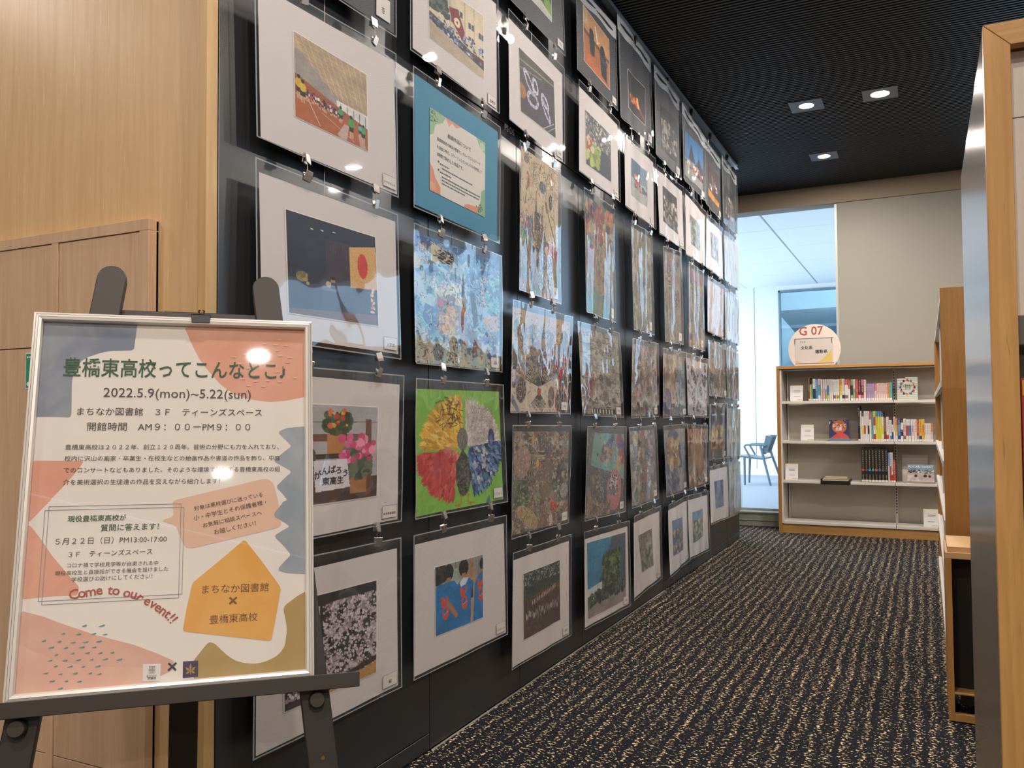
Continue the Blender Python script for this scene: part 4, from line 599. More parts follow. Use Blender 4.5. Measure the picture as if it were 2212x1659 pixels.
def a_tower(im):
    im.rect(0, 0, 1, 1, 'C2AD8E'); im.noise(.05, 4, 4); im.scrib(90, (.2, .02, 1, .22), '6A5C4C', .003, .10, .6)
    im.hatch(.14, .06, .07, .035); im.ell(.2, .20, .06, .025, '9A5A34', 1.2); im.line(.18, .22, .12, .38, .008, '6A4630'); im.hatch(.55, .20, .08, .045, '3B3A38', '8E96A0'); im.hatch(.78, .27, .05, .06, '33363C', '707A88', rot=0)
    im.ell(.66, .33, .05, .03, '8A4F34', .9); im.line(.70, .36, .92, .56, .008, '5A4636')
    for x, y0, w_ in ((.40, .22, .045), (.47, .34, .03), (.32, .38, .02), (.62, .42, .02)): im.poly([(x-w_, .62), (x, y0), (x+w_, .62)], '5C5450')
    im.rect(.36, .40, .46, .62, '6A6058'); im.rect(.52, .34, .57, .54, '8C8072'); im.scrib(60, (.36, .4, .6, .66), '2C2826', .004, .03)
    im.shards(420, ['6E6456', '8A7C68', '5A4E46', '9A8A74', '7E6E68', '4C463E', '8E6A5C'], .05, (.05, .56, .62, 1)); im.shards(30, ['A8506A', '6A5A9A', '5A9A6A', '4A8AA0', '9A4A44'], .04, (.02, .48, .3, .62))
    im.hatch(.60, .60, .13, .025, '2A2624', '9A9084', 5, 0); im.poly([(.70, .58), (1, .62), (1, .74), (.75, .66)], 'B8543A'); im.scrib(70, (.7, .58, 1, .74), '8A3A28', .003, .1)
    im.poly([(0, .72), (.16, .80), (.30, .94), (.36, 1), (0, 1)], '6E7C80'); im.speck(700, (.48, .68, .85, .97), ['4E6A8C', '8FA6BC', 'B8C0C0', '3A4E68', 'A39C88'], .012, .006); im.poly([(.85, .66), (1, .70), (1, 1), (.92, 1)], '8C7C5E')
    im.hatch(.16, .95, .16, .035, 'B08A74', '4C4450', 6, 0); im.rect(.38, .95, .5, 1, '5C7A3A'); im.rect(.5, .96, 1, 1, 'B58E78')
def a_fan(im):
    im.rect(0, 0, 1, 1, 'B89C80'); im.noise(.05, 4, 4); im.rect(0, .62, 1, 1, 'C2B4A2'); cx_, cy_ = .46, .74
    cols = ['8E7A66', 'A8927A', '7E8C96', '98A6AC', 'A07A5A', '6E6A68', 'B5A088', 'C08A54', '5E7886']
    for i in range(22):
        a0 = math.pi*(1.10+.80*i/22); a1 = math.pi*(1.10+.80*(i+1)/22)
        im.poly([(cx_+.22*math.cos(a0), cy_+.20*math.sin(a0)), (cx_+.56*math.cos(a0), cy_+.62*math.sin(a0)), (cx_+.56*math.cos(a1), cy_+.62*math.sin(a1)), (cx_+.22*math.cos(a1), cy_+.20*math.sin(a1))], cols[i % 9])
        im.line(cx_, cy_, cx_+.24*math.cos(a0), cy_+.22*math.sin(a0), .005, '2E2620')
    im.shards(90, ['8A4A3E', '9C8A7A', '4E6078', '6A5A50', 'B0926E'], .04, (.2, .25, .75, .55)); im.scrib(120, (.1, .12, .85, .6), '3B332E', .003, .08, .6)
    for i in range(14): a = math.pi*(.22+.56*i/13); im.line(cx_, cy_+.06, cx_+.16*math.cos(a), cy_+.06+.19*math.sin(a), .004, '2C2622')
    im.ell(cx_, cy_+.05, .03, .04, '9A3E34')
    for x, y, rx, ry in ((.07, .20, .05, .09), (.2, .22, .05, .08), (.90, .22, .07, .11), (.93, .32, .06, .09), (.05, .50, .05, .10)): im.hatch(x, y, rx, ry, '4A3E34', '8C7A66', 6)
    for x, y, rx, ry, c_ in ((.17, .78, .075, .12, '8A7C6C'), (.05, .73, .03, .04, '6A5C50'), (.68, .84, .06, .10, '9A3E2E'), (.90, .68, .07, .12, 'B5622E'), (.87, .88, .10, .14, 'B5622E')):
        im.ell(x, y, rx*1.15, ry*1.12, c_); im.hatch(x, y, rx, ry, '33302E', '8A8078', 8, 1.1)
    im.shards(26, ['8E2E34', '3E3A60', 'A83A30', '6A3A5A', 'B04A34'], .05, (.72, .42, .92, .66)); im.shards(20, ['2E2E50', '8080A8', 'C9C4CC'], .04, (0, .56, .12, .72)); im.poly([(.02, .82), (.16, .98), (.12, 1), (0, .9)], '6E7A8A')
def earthy(cols, seed_shapes=None, n=420, size=.07, bg='8A7C6C'):
    def f(im):
        im.rect(0, 0, 1, 1, bg); im.shards(n, cols, size); im.scrib(int(n*.6), (0, 0, 1, 1), '332C28', .004, .05, .6)
        for _ in range(7): im.hatch(im.g.uniform(.1, .9), im.g.uniform(.1, .9), im.g.uniform(.05, .1), im.g.uniform(.04, .1), '3A3530', 'A39A8C', im.g.uniform(5, 9), im.g.uniform(0, 3))
        if seed_shapes: seed_shapes(im)
        im.noise(.12, 12, 12)
    return f
def s_brown(im):
    im.ell(.15, .30, .13, .16, '9A8074', .3); im.ell(.13, .62, .12, .14, '4A5C42'); im.speck(60, (.04, .5, .24, .74), ['3E4E38', '5E6E50'], .03, .03); im.ell(.62, .36, .09, .17, '6E5C4C'); im.ell(.56, .55, .12, .18, '746252'); im.ell(.60, .18, .07, .07, '5C5260')
    im.ell(.91, .66, .10, .10, '3E3432'); im.ell(.91, .65, .085, .085, '8C8680'); im.poly([(.5, .75), (.58, .75), (.52, 1), (.40, 1)], '7E6656'); im.poly([(.64, .74), (.70, .74), (.80, .98), (.72, .98)], '7E6656'); im.ell(.40, .33, .03, .045, 'C2A23E'); im.rect(.76, .36, .85, .48, '4A484C'); im.ell(.25, .85, .2, .08, 'A08A64', .5); im.speck(12, (.68, .75, .82, .85), ['A8403A', 'C8624A'], .02, .03)
def s_fruit(im):
    im.rect(0, .72, 1, 1, '4E8C86'); im.shards(170, ['B84A3E', 'D0A23A', '5C7A4A', '3A3C6A', 'C2A88C', '8E4A5A', 'D8702E', '4E4A4A'], .07, (0, .0, 1, .34)); im.rect(.42, .02, .56, .34, 'B84438'); im.shards(120, ['8C6A4C', 'A07C58', '6E5442', '9A8A74', '5C4A40', 'B89468'], .08, (.1, .38, .95, .78)); im.ell(.15, .40, .10, .10, '8E9294'); im.ell(.2, .5, .12, .1, 'A8482E'); im.ell(.15, .72, .1, .14, '8E7A5C'); im.hatch(.75, .80, .16, .09); im.ell(.5, .92, .10, .07, '8C7E58')
    im.ell(.62, .74, .08, .06, 'B08A6C')
def s_news(im):
    for _ in range(60): x = im.g.uniform(0, .9); y = im.g.uniform(0, .98); im.rect(x, y, x+im.g.uniform(.06, .2), y+.008, '3A342E', .7)
    im.poly([(.2, .92), (.85, .92), (.85, .98), (.2, .99)], '2E2A28'); [im.rect(.22+i*.075, .93, .25+i*.075, .975, 'D3CCBE') for i in range(8)]; im.shards(16, ['B8403A', 'C86A5A'], .05, (.15, .5, .35, .8)); im.speck(14, (.2, .6, .3, .75), ['8E3A40'], .02, .03)
def s_coral(im):
    im.rect(0, 0, 1, 1, '57534F'); im.poly([(.2, .03), (1, .05), (1, .62), (.62, .50), (.12, .40)], '69AC9C')
    for x, y, r_, c_ in ((.50, .24, .09, '7E3E38'), (.60, .26, .08, 'C08A4A'), (.60, .16, .06, '3E5A8C'), (.68, .10, .05, '2E4A66'), (.86, .14, .09, 'A63434'), (.93, .22, .09, '3E4A8C'), (.90, .32, .09, 'B8443A'), (.84, .40, .08, 'C8A040'), (.95, .36, .06, 'C23A34'), (.30, .28, .02, '5A3A30'), (.42, .33, .05, 'A85A48')): im.ell(x, y, r_, r_*1.1, c_)
    im.shards(50, ['8E5A4A', 'C2A27A', '3E4A66', '9A948A'], .03, (.44, .14, .75, .38))
    im.poly([(.25, .48), (.38, .46), (.46, .62), (.44, .80), (.52, .92), (.40, .96), (.22, .80), (.2, .62)], '8A7058'); im.shards(90, ['9C8468', '6E5848', '5A4A3E', 'A8906E'], .05, (.2, .5, .46, .92)); im.scrib(60, (.2, .5, .5, .95), '3A302A', .005, .08)
    im.ell(.72, .72, .19, .25, 'CE6A62', .1); im.speck(200, (.60, .55, .80, .78), ['3A3434', 'C9C0B8'], .012, .010); im.hatch(.68, .74, .16, .035, '2E2A2A', 'B0A8A0', 9, 0); im.speck(36, (.06, .86, .6, .99), ['8A7254', 'A08464', '6A5640'], .05, .03); im.ell(.12, .78, .05, .15, '8E7456', -.4)
def s_blue_orange(im):
    im.rect(0, 0, 1, 1, '8E8C90'); im.ell(.4, .48, .38, .48, '3E4C74'); im.shards(110, ['C89A3E', 'D8B060', 'B07A34', 'E0C890', 'A8602E'], .08, (.15, .15, .65, .75)); im.shards(60, ['4A5C8E', '2E3A62', '6E7EA8'], .07, (0, .6, .6, 1)); im.shards(40, ['8FA0B0', 'B0A8A0', '5C7486'], .07, (.65, 0, 1, 1))
def s_hands(im):
    im.rect(0, 0, 1, 1, 'C2BAC0'); im.shards(90, ['6A4A3E', '4C3A36', '8A6A5A', 'A8928A'], .05); [im.hatch(im.g.uniform(.1, .9), im.g.uniform(.1, .9), .05, .09, '3A302E', 'A89C98') for _ in range(7)]
def s_purple(im): im.rect(.5, .1, 1, 1, '6E96AE', .55); im.poly([(.05, .05), (.45, .1), (.5, .75), (.15, .9)], 'A88468'); im.shards(50, ['B08C6C', 'C2A890', '8A5E4C'], .07, (.1, .1, .6, .7)); im.ell(.15, .75, .2, .2, '55486E')
def s_orange(im): im.ell(.45, .45, .3, .4, 'B07E50'); im.hatch(.5, .8, .15, .12, '5A3A28', 'C2946A'); im.poly([(.8, .2), (.95, .1), (.95, .8), (.85, .85)], '3A3230')
def a_posters(im):
    im.rect(0, 0, 1, 1, '5F5B58')
    for x in (.12, .60):
        im.rect(x, .08, x+.36, .82, '2E3C66'); im.rect(x, .45, x+.36, .60, 'C2A848'); im.speck(20, (x, .4, x+.36, .6), ['D8B850', '6A7E8C', 'A8823A'], .05, .04); im.rect(x, .62, x+.36, .82, 'C87A34'); im.rect(x+.05, .14, x+.3, .17, 'B8C0CC'); im.rect(x+.08, .66, x+.26, .76, '3A4A6A')
def a_plain(c_, cols=None, n=30):
    def f(im):
        im.rect(0, 0, 1, 1, c_)
        if cols: im.shards(n, cols, .12)
    return f
G1 = ['8A7C6C', '6E6256', 'A39684', '5A5048', '9C8E7E', '7A6A5C', 'B5A898', '4E4640']
ART = {
 '12': (a_gym, 170, 170), '13': (a_flag, 170, 160), '14': (a_flowers, 150, 150), '15': (a_sakura, 170, 150), '22': (a_building, 150, 150),
 '24': (a_sea, 210, 230), '25': (a_bird, 210, 230), '26': (a_shirts, 140, 140), '31': (a_dark_green, 60, 60), '32': (a_march, 130, 130), '33': (a_tower, 160, 260),
 '34': (a_fan, 190, 190), '35': (earthy(G1+['7E8C84', '8A5E50', 'A08A5C', '5C6A5A'], s_brown, 620, .06), 190, 190), '36': (a_field, 120, 120),
 '41': (a_kendo, 70, 90), '42': (a_street, 70, 90), '43': (earthy(['A88C6C', '8A6E54', '6A5A4C'], s_fruit, 60), 100, 170), '44': (earthy(['B5AA9A', 'A39888', '8E8476', 'C2B8A8', '7A7064', 'ACA294'], s_news, 420, .06, 'A89E90'), 120, 140), '45': (s_coral, 120, 140), '46': (a_tree, 120, 140),
 '51': (a_fire, 50, 60), '52': (a_school, 50, 70), '53': (earthy(['8A9A7A', 'B5A090', '6E5A48', 'A07A50', 'C2B4A8', '5E7A6A'], None, 200), 60, 120), '54': (earthy(['B5A0A0', '8E7E7E', 'C2908A', '9AA8AC', '5E5458', 'A86A60'], None, 260), 70, 100), '55': (earthy(['A8A09A', '8C7A6E', 'B85A5A', '4E6A8A', 'C8B060', '6E6A68', 'C2BAB4'], None, 260), 70, 100), '56': (a_misc(['7A7668', '8E8674', '5C5A50', 'A39A88']), 40, 60),
 '61': (lambda im: a_crowd(im), 45, 70), '62': (lambda im: a_crowd(im), 45, 70), '63': (earthy(['8A6A5A', '7A6E66', 'A85A4A', '9A8C80', '5E5450'], None, 200), 50, 110), '64': (earthy(['B09080', '8E7A70', '7A8EA0', '6A5A70', 'C2A890'], s_purple, 200), 60, 80), '65': (s_blue_orange, 60, 80), '66': (a_misc(['5E6E8E', '7E8A9C', 'C2A850', '4E5A70'], '5E7EA8'), 30, 50),
 '71': (a_bluesky, 45, 50), '72': (a_misc(['7A7A72', '5E6A58', 'A8A090']), 30, 40), '73': (earthy(['B8543A', '3E5A8C', '5C8A5A', 'C8A040', '8A4A7A', 'A89A90', 'C27A50'], None, 220), 45, 100), '74': (s_hands, 50, 70), '75': (earthy(['B8743E', 'C28A54', '9A5E34', 'D0A270', '8A5034'], s_orange, 200), 50, 70), '76': (a_misc(['4E6A5A', '7A8A80', 'A39A94'], '5A8EAC'), 30, 40),
 '81': (a_stage, 30, 40), '82': (a_misc(['8E9298', '5E646C', 'B0AEB0']), 25, 30), '83': (a_plain('C9BABA', ['D8A8A4', 'B8503E', 'C2B0B4', 'D8C8C8']), 40, 40), '84': (earthy(['6A6660', '8A7A5C', '3E4A6A', 'A08A6A'], None, 120), 35, 50), '85': (a_posters, 45, 60), '86': (a_misc(['3E4C7A', '4A5E8E', '6A7A6A']), 25, 40),
 '91': (a_crowd, 25, 40), '92': (a_plain('C2C6C8', ['B5BABC', '9EA6AC'], 10), 20, 30), '93': (a_plain('BCC4C8', ['A8B4BA', '8E9CA4'], 14), 20, 30), '94': (earthy(['7A8084', '5E6468', '9AA0A4'], None, 60), 25, 40), '95': (a_plain('B5BEC2', ['9EAAB0', '7E8C94'], 14), 20, 30), '96': (a_plain('A8B4A8', ['8EA090', 'C2C8C0', '6E8078'], 24), 25, 40)}
def grid_mesh(name, fn, nu, nv, colors=None, mt=None, parent=None, keep=None):
    us = np.linspace(0, 1, nu); vs = np.linspace(0, 1, nv); U, V = np.meshgrid(us, vs)
    P = fn(U.ravel(), V.ravel())
    if parent is not None: P = P-np.array(world_off(parent))
    i = np.arange((nu-1)*(nv-1)); r_ = i//(nu-1); c_ = i % (nu-1); a = r_*nu+c_
    Q = np.stack([a, a+nu, a+nu+1, a+1], 1)
    if keep is not None:
        uc = (us[:-1]+us[1:])/2; vc = (vs[:-1]+vs[1:])/2; UC, VC = np.meshgrid(uc, vc); Q = Q[keep(UC.ravel(), VC.ravel())]
    me = bpy.data.meshes.new(name); me.vertices.add(len(P)); me.vertices.foreach_set('co', P.astype(np.float32).ravel())
    me.loops.add(Q.size); me.loops.foreach_set('vertex_index', Q.ravel().astype(np.int32)); me.polygons.add(len(Q))
    me.polygons.foreach_set('loop_start', np.arange(0, Q.size, 4, dtype=np.int32))
    me.polygons.foreach_set('use_smooth', np.ones(len(Q), bool))
    if colors is not None:
        at = me.color_attributes.new('Col', 'FLOAT_COLOR', 'POINT'); c = colors.reshape(-1, 3)
        l = np.where(c <= .04045, c/12.92, ((c+.055)/1.055)**2.4); at.data.foreach_set('color', np.hstack([l, np.ones((len(l), 1))]).astype(np.float32).ravel())
    me.update(calc_edges=True); me.validate()
    return link(name, me, mt, parent)
# what each sheet is called: id -> (short name, caption, style)
W_, K_, T_, C_ = 'white', 'black', 'teal', 'collage'
NAMES = {
 '11': ('black-mounted sheet cut off by the top edge', '杏', K_), '12': ('photo of pupils in a gymnasium', 'クラスマッチ', W_), '13': ('photo of a red disc flag on a dark stage', '入学式', W_), '14': ('photo of pink flowers and planters', '体育教官室前', W_), '15': ('photo of white blossom behind the easel leg', '桜', W_),
 '22': ('photo of a school building with a red banner', '応援団', W_), '23': ('notice with peach and green corners on teal paper', None, T_), '24': ('blue sea-creature collage', '', C_), '25': ('collage of a four-coloured bird on green', 'くじゃく', C_), '26': ('photo of pupils in blue T-shirts', 'クラスTシャツ', W_),
 '31': ('black-mounted photo with green leaves cut off by the top edge', '', K_), '32': ('photo of pupils in a looping formation', '', W_), '33': ('tall tan collage with spires', '', C_), '34': ('collage of an open folding fan', '', C_), '35': ('brown and grey cluttered collage', '', C_), '36': ('dim photo of rows of players on a field', '', W_),
 '41': ('black-mounted photo of two figures in dark robes', '', K_), '42': ('photo of a crowd by a round green bush', '', W_), '43': ('tall collage of colourful scraps over teal', '', C_), '44': ('beige newsprint collage', '', C_), '45': ('collage with a mint panel and a coral oval', '', C_), '46': ('large photo of a tree against blue sky', '', W_),
 '51': ('black-mounted photo of a fire at night', '', K_), '52': ('photo of a glass building front', '', W_), '53': ('narrow green and brown collage in the fifth column', '', C_), '54': ('pinkish grey collage in the fifth column', '', C_), '55': ('speckled multicolour collage in the fifth column', '', C_), '56': ('small faded photo at the foot of the fifth column', '', W_),
 '61': ('black-mounted group photo in the sixth column', '', K_), '62': ('dark crowd photo on white in the sixth column', '', W_), '63': ('narrow rust-brown collage in the sixth column', '', C_), '64': ('purple and tan collage in the sixth column', '', C_), '65': ('blue collage with a golden centre', '', C_), '66': ('photo of yellow flowers at the foot of the sixth column', '', W_),
 '71': ('black-mounted photo of fir trees and blue sky', '', K_), '72': ('white-mounted photo half lost in glare in the seventh column', '', W_), '73': ('narrow rainbow collage in the seventh column', '', C_), '74': ('white collage of brown hands', '', C_), '75': ('orange collage in the seventh column', '', C_), '76': ('blue sky and tree photo, foot of the seventh column', '', W_),
 '81': ('black-mounted photo of a lit stage', '', K_), '82': ('grey photo on white in the eighth column', '', W_), '83': ('pale pink collage with a red shape', '', C_), '84': ('dark patchwork collage in the eighth column', '', C_), '85': ('grey sheet with two blue and orange posters', '', C_), '86': ('small dark blue photo at the foot of the eighth column', '', W_),
 '91': ('black-mounted dim photo at the far end of the top row', '', K_), '92': ('pale sheet second from top in the last column', '', C_), '93': ('pale sheet third from top in the last column', '', C_), '94': ('grey sheet fourth from top in the last column', '', C_), '95': ('pale sheet fifth from top in the last column', '', C_), '96': ('greenish sheet at the foot of the last column', '', C_)}
SHORT = {'11': 'cut-off black sheet', '12': 'gymnasium photo', '13': 'red disc flag photo', '14': 'pink flowers photo', '15': 'white blossom photo', '22': 'school building photo', '23': 'teal notice', '24': 'blue sea collage', '25': 'feathered bird collage', '26': 'blue T-shirts photo', '31': 'green leaves photo', '32': 'looping formation photo', '33': 'tan spires collage', '34': 'folding fan collage', '35': 'brown cluttered collage', '36': 'rows of players photo', '41': 'dark robes photo', '42': 'green bush photo', '43': 'scraps over teal collage', '44': 'newsprint collage', '45': 'coral oval collage', '46': 'large tree photo', '51': 'night fire photo', '52': 'glass building photo', '53': 'green and brown collage', '54': 'pinkish grey collage', '55': 'speckled collage', '56': 'small faded photo', '61': 'dark group photo', '62': 'dark crowd photo', '63': 'rust-brown collage', '64': 'purple and tan collage', '65': 'blue and gold collage', '66': 'yellow flowers photo', '71': 'fir trees photo', '72': 'glare-lit photo', '73': 'rainbow collage', '74': 'brown hands collage', '75': 'orange collage', '76': 'blue sky and trees photo', '81': 'lit stage photo', '82': 'grey photo on white', '83': 'pale pink collage', '84': 'dark patchwork collage', '85': 'two-poster sheet', '86': 'dark blue photo', '91': 'dim end photo', '92': 'topmost pale end sheet', '93': 'third-row pale end sheet', '94': 'grey end sheet', '95': 'fifth-row pale end sheet', '96': 'greenish end sheet'}
SHEETS['11']['q'] = [[1.442, 2.57], [2.022, 2.565], [2.024, 2.15], [1.442, 2.133]]
SFN = {}
def sheet_fn(k):
    S = SHEETS[k]; q = np.array(S['q']); x0 = S['x']; col, row = int(k[0]), int(k[1]); rg = random.Random(int(k)*17)
    soft = NAMES[k][2] == C_ or col >= 5
    A = 0.0004 if not soft else (0.0016 if col < 4 else 0.0022)
    if row >= 4 and not soft: A = 0.0012
    k1 = rg.uniform(1.2, 2.1); p1 = rg.uniform(0, 6.28); k2 = rg.uniform(.3, .8); p2 = rg.uniform(0, 6.28); tilt = rg.uniform(-.003, .003) if k != '13' else .012
    def base(u, v):
        u = np.asarray(u, float); v = np.asarray(v, float)
        w4 = [(1-u)*(1-v), u*(1-v), u*v, (1-u)*v]
        y = sum(w*q[i, 0] for i, w in enumerate(w4)); z = sum(w*q[i, 1] for i, w in enumerate(w4))
        d = A*np.sin(6.28*k1*u+p1+.9*v)+A*.5*np.sin(6.28*(k1*1.9*u+k2*v)+p2) + tilt*(v-.5) + 0.004*(1-v)*0
        return y, z, d
    f1 = rg.uniform(2.2, 3.6); f2 = rg.uniform(.6, 1.6); q1 = rg.uniform(0, 6.28); q2 = rg.uniform(0, 6.28)
    nr = np.random.RandomState(int(k)+5); G1_ = nr.rand(9, 16); G2_ = nr.rand(14, 24)
    def vn(G, u, v):
        h_, w_ = G.shape; x = np.clip(u, 0, .9999)*(w_-1); y = np.clip(v, 0, .9999)*(h_-1); i = x.astype(int); j = y.astype(int); a = x-i; b = y-j; a = a*a*a*(a*(6*a-15)+10); b = b*b*b*(b*(6*b-15)+10)
        return (G[j, i]*(1-a)+G[j, i+1]*a)*(1-b)+(G[j+1, i]*(1-a)+G[j+1, i+1]*a)*b
    FA = 0.0015 if soft else (0.00035 if row >= 3 else 0.00022)
    def fn(u, v, off=0.0):
        y, z, d = base(u, v); return np.stack([x0+d+off+0*y, y, z], -1)
    def fnf(u, v, off=0.0):
        u = np.asarray(u, float); v = np.asarray(v, float); y, z, d = base(u, v)
        g1 = G1_[:4, :8] if soft else G1_[:5, :6]; g2 = G2_[:9] if soft else G2_[:9, :11]
        e = FA*1.7*vn(g1, u, v)+FA*1.0*vn(g2, u, v)+FA*.5*(1+np.sin(6.28*f1*u+q1+1.4*np.sin(3.1*v+q2)))
        return np.stack([x0+d+off+e, y, z], -1)
    return fn, fnf
def sub(fn, Q, off):
    Q = np.array(Q)
    def g_(u, v, o=0.0):
        u = np.asarray(u, float); v = np.asarray(v, float); w4 = [(1-u)*(1-v), u*(1-v), u*v, (1-u)*v]
        return fn(sum(w*Q[i, 0] for i, w in enumerate(w4)), sum(w*Q[i, 1] for i, w in enumerate(w4)), off+o)
    return g_
COLN = {1: 'first', 2: 'second', 3: 'third', 4: 'fourth', 5: 'fifth', 6: 'sixth', 7: 'seventh', 8: 'eighth', 9: 'ninth'}
def build_sheet(k):
    S = SHEETS[k]; nm, cap, style = NAMES[k]; col = int(k[0]); fn, fnf = sheet_fn(k); SFN[k] = fn
    q = np.array(S['q']); t = empty('hanging_picture', (0, float(q[:, 0].mean()), float(q[:, 1].min())), nm+', sleeved, on the black wall', 'picture', 'pictures hung on the black wall')
    n = 44 if col < 5 else 30
    M = S.get('m')
    if style == K_: M = [[.012, .12 if col >= 4 else .03], [.988, .12 if col >= 4 else .03], [.985, .975], [.015, .975]]
    mfn = sub(fn, M, 0.0)
    if style != C_:
        pm = {W_: PAPERW, K_: PAPERK, T_: PAPERT}[style]
        grid_mesh('mount_board', mfn, n, n, None, pm, t)
    if k in ART:
        f, w_, h_ = ART[k]; im = Im(w_, h_, seed=int(k)); f(im)
        if style == C_ and k not in ('25', '85', '92', '93', '95'): im.scrib(int(w_*h_/120), (0, 0, 1, 1), '241F1E', .0030, .028, .75); im.scrib(int(w_*h_/130), (0, 0, 1, 1), 'D8D2C8', .0030, .024, .7)
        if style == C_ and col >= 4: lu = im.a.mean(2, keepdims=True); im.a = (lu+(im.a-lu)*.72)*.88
        pfn = sub(fn, S['p'], 0.0014) if (style != C_ and 'p' in S) else mfn
        grid_mesh('photo_print' if style != C_ else 'collage_artwork', pfn, w_, h_, im.a, PRINT, t)
        if style in (W_, K_) and col < 6:   # thin white edge of the mounted print
            qq = np.array(S['p']); c0 = qq.mean(0); g2 = sub(fn, c0+(qq-c0)*1.025, 0.0008); grid_mesh('print_border', g2, n, n, None, mat('bevelled_mount_edge', hexc('E2DCD6'), .6), t)
    if k == '23': notice(t, fn, S)
    # caption card with handwritten title
    if cap is not None and col < 9:
        w_ = .115 if col < 5 else .14; u1 = M[2][0]-.012; v1 = M[2][1]-.02; u0 = u1-w_; h_ = .085
        if k == '11': u0, u1, v1, h_ = .83, .95, .93, .16
        cf = sub(fn, [[u0, v1-h_], [u1, v1-h_], [u1, v1], [u0, v1]], 0.0022)
        cd = grid_mesh('caption_card', cf, 3, 3, None, CARDW, t)
        mb = MB(); e = .018
        F = lambda u, v: tuple(cf(u, v, 0.0003))
        for a, b_, c, d in ((0, 0, 1, e), (0, 1-e, 1, 1), (0, 0, e*.8, 1), (1-e*.8, 0, 1, 1)):
            mb.add([F(a, b_), F(c, b_), F(c, d), F(a, d)], [(0, 1, 2, 3)])
        if cap:
            L_ = len(cap); u_a = .5-min(.42, .10*L_); text_on(mb, cap, lambda u, v: F(u, .72-v), u_a, 1-u_a, 0, 0.008, aspect=1.5)
        else:
            rg = random.Random(int(k)); x = .3
            for _ in range(5):
                for _s in range(2): y_ = rg.uniform(.35, .6); mb.add([F(x, y_), F(x+.05, y_+.02), F(x+.05, y_+.08), F(x, y_+.06)], [(0, 1, 2, 3)])
                yv = rg.uniform(.3, .4); mb.add([F(x+.02, yv), F(x+.035, yv), F(x+.035, .7), F(x+.02, .7)], [(0, 1, 2, 3)]); x += .09
        mb.build('lettering', INK, cd, local=False)
    if k == '14':
        pf = sub(fn, S['p'], 0.0020); mb = MB()
        for i, ch in enumerate('がんばろう'):
            V, F2 = text_data(ch, .02); s_ = .085; cxu = .30+i*.075; cyv = .66+.012*(i-2)**2*1.0; a = .12*(i-2)
            if len(V): mb.add([tuple(pf(cxu+s_*((x-.5)*math.cos(a)+(y-.4)*math.sin(a)), cyv+s_*((x-.5)*math.sin(a)-(y-.4)*math.cos(a)))) for x, y in V], F2)
        text_on(mb, '東高生', lambda u, v: tuple(pf(u, .81-v)), .345, .58, 0, .025, aspect=1.05)
        mb.build('banner_lettering', INK, t)
    # clear sleeve and its welded edge
    nf = 60 if col < 4 else 40
    grid_mesh('clear_sleeve', lambda u, v: fnf(u, v, 0.0030), nf, nf, None, FILMC if int(k[1]) == 6 or k in ('35', '45', '55', '65') else FILM, t)
    e = .008
    grid_mesh('sleeve_rim', lambda u, v: fnf(u, v, 0.0036), 126, 126, None, FILMR, t, keep=lambda u, v: (u < e) | (u > 1-e) | (v < e*1.2) | (v > 1-e*1.2))
    if style == K_ and col >= 4:
        def kp(u, v):
            s1 = ((u-.27)/.20)**2+((v-.42)/.12)**2 > 1; s2 = ((u-.70)/.22)**2+((v-.52)/.13)**2 > 1
            return s1 & s2
        B = sub(fn, [[.0, .005], [1, .005], [1, .15], [0, .15]], 0.0024)
        grid_mesh('milky_top_flap', lambda u, v: B(u, v*(1+.12*np.sin(9*u)), 0), 60, 40, None, FILMB, t, keep=kp)
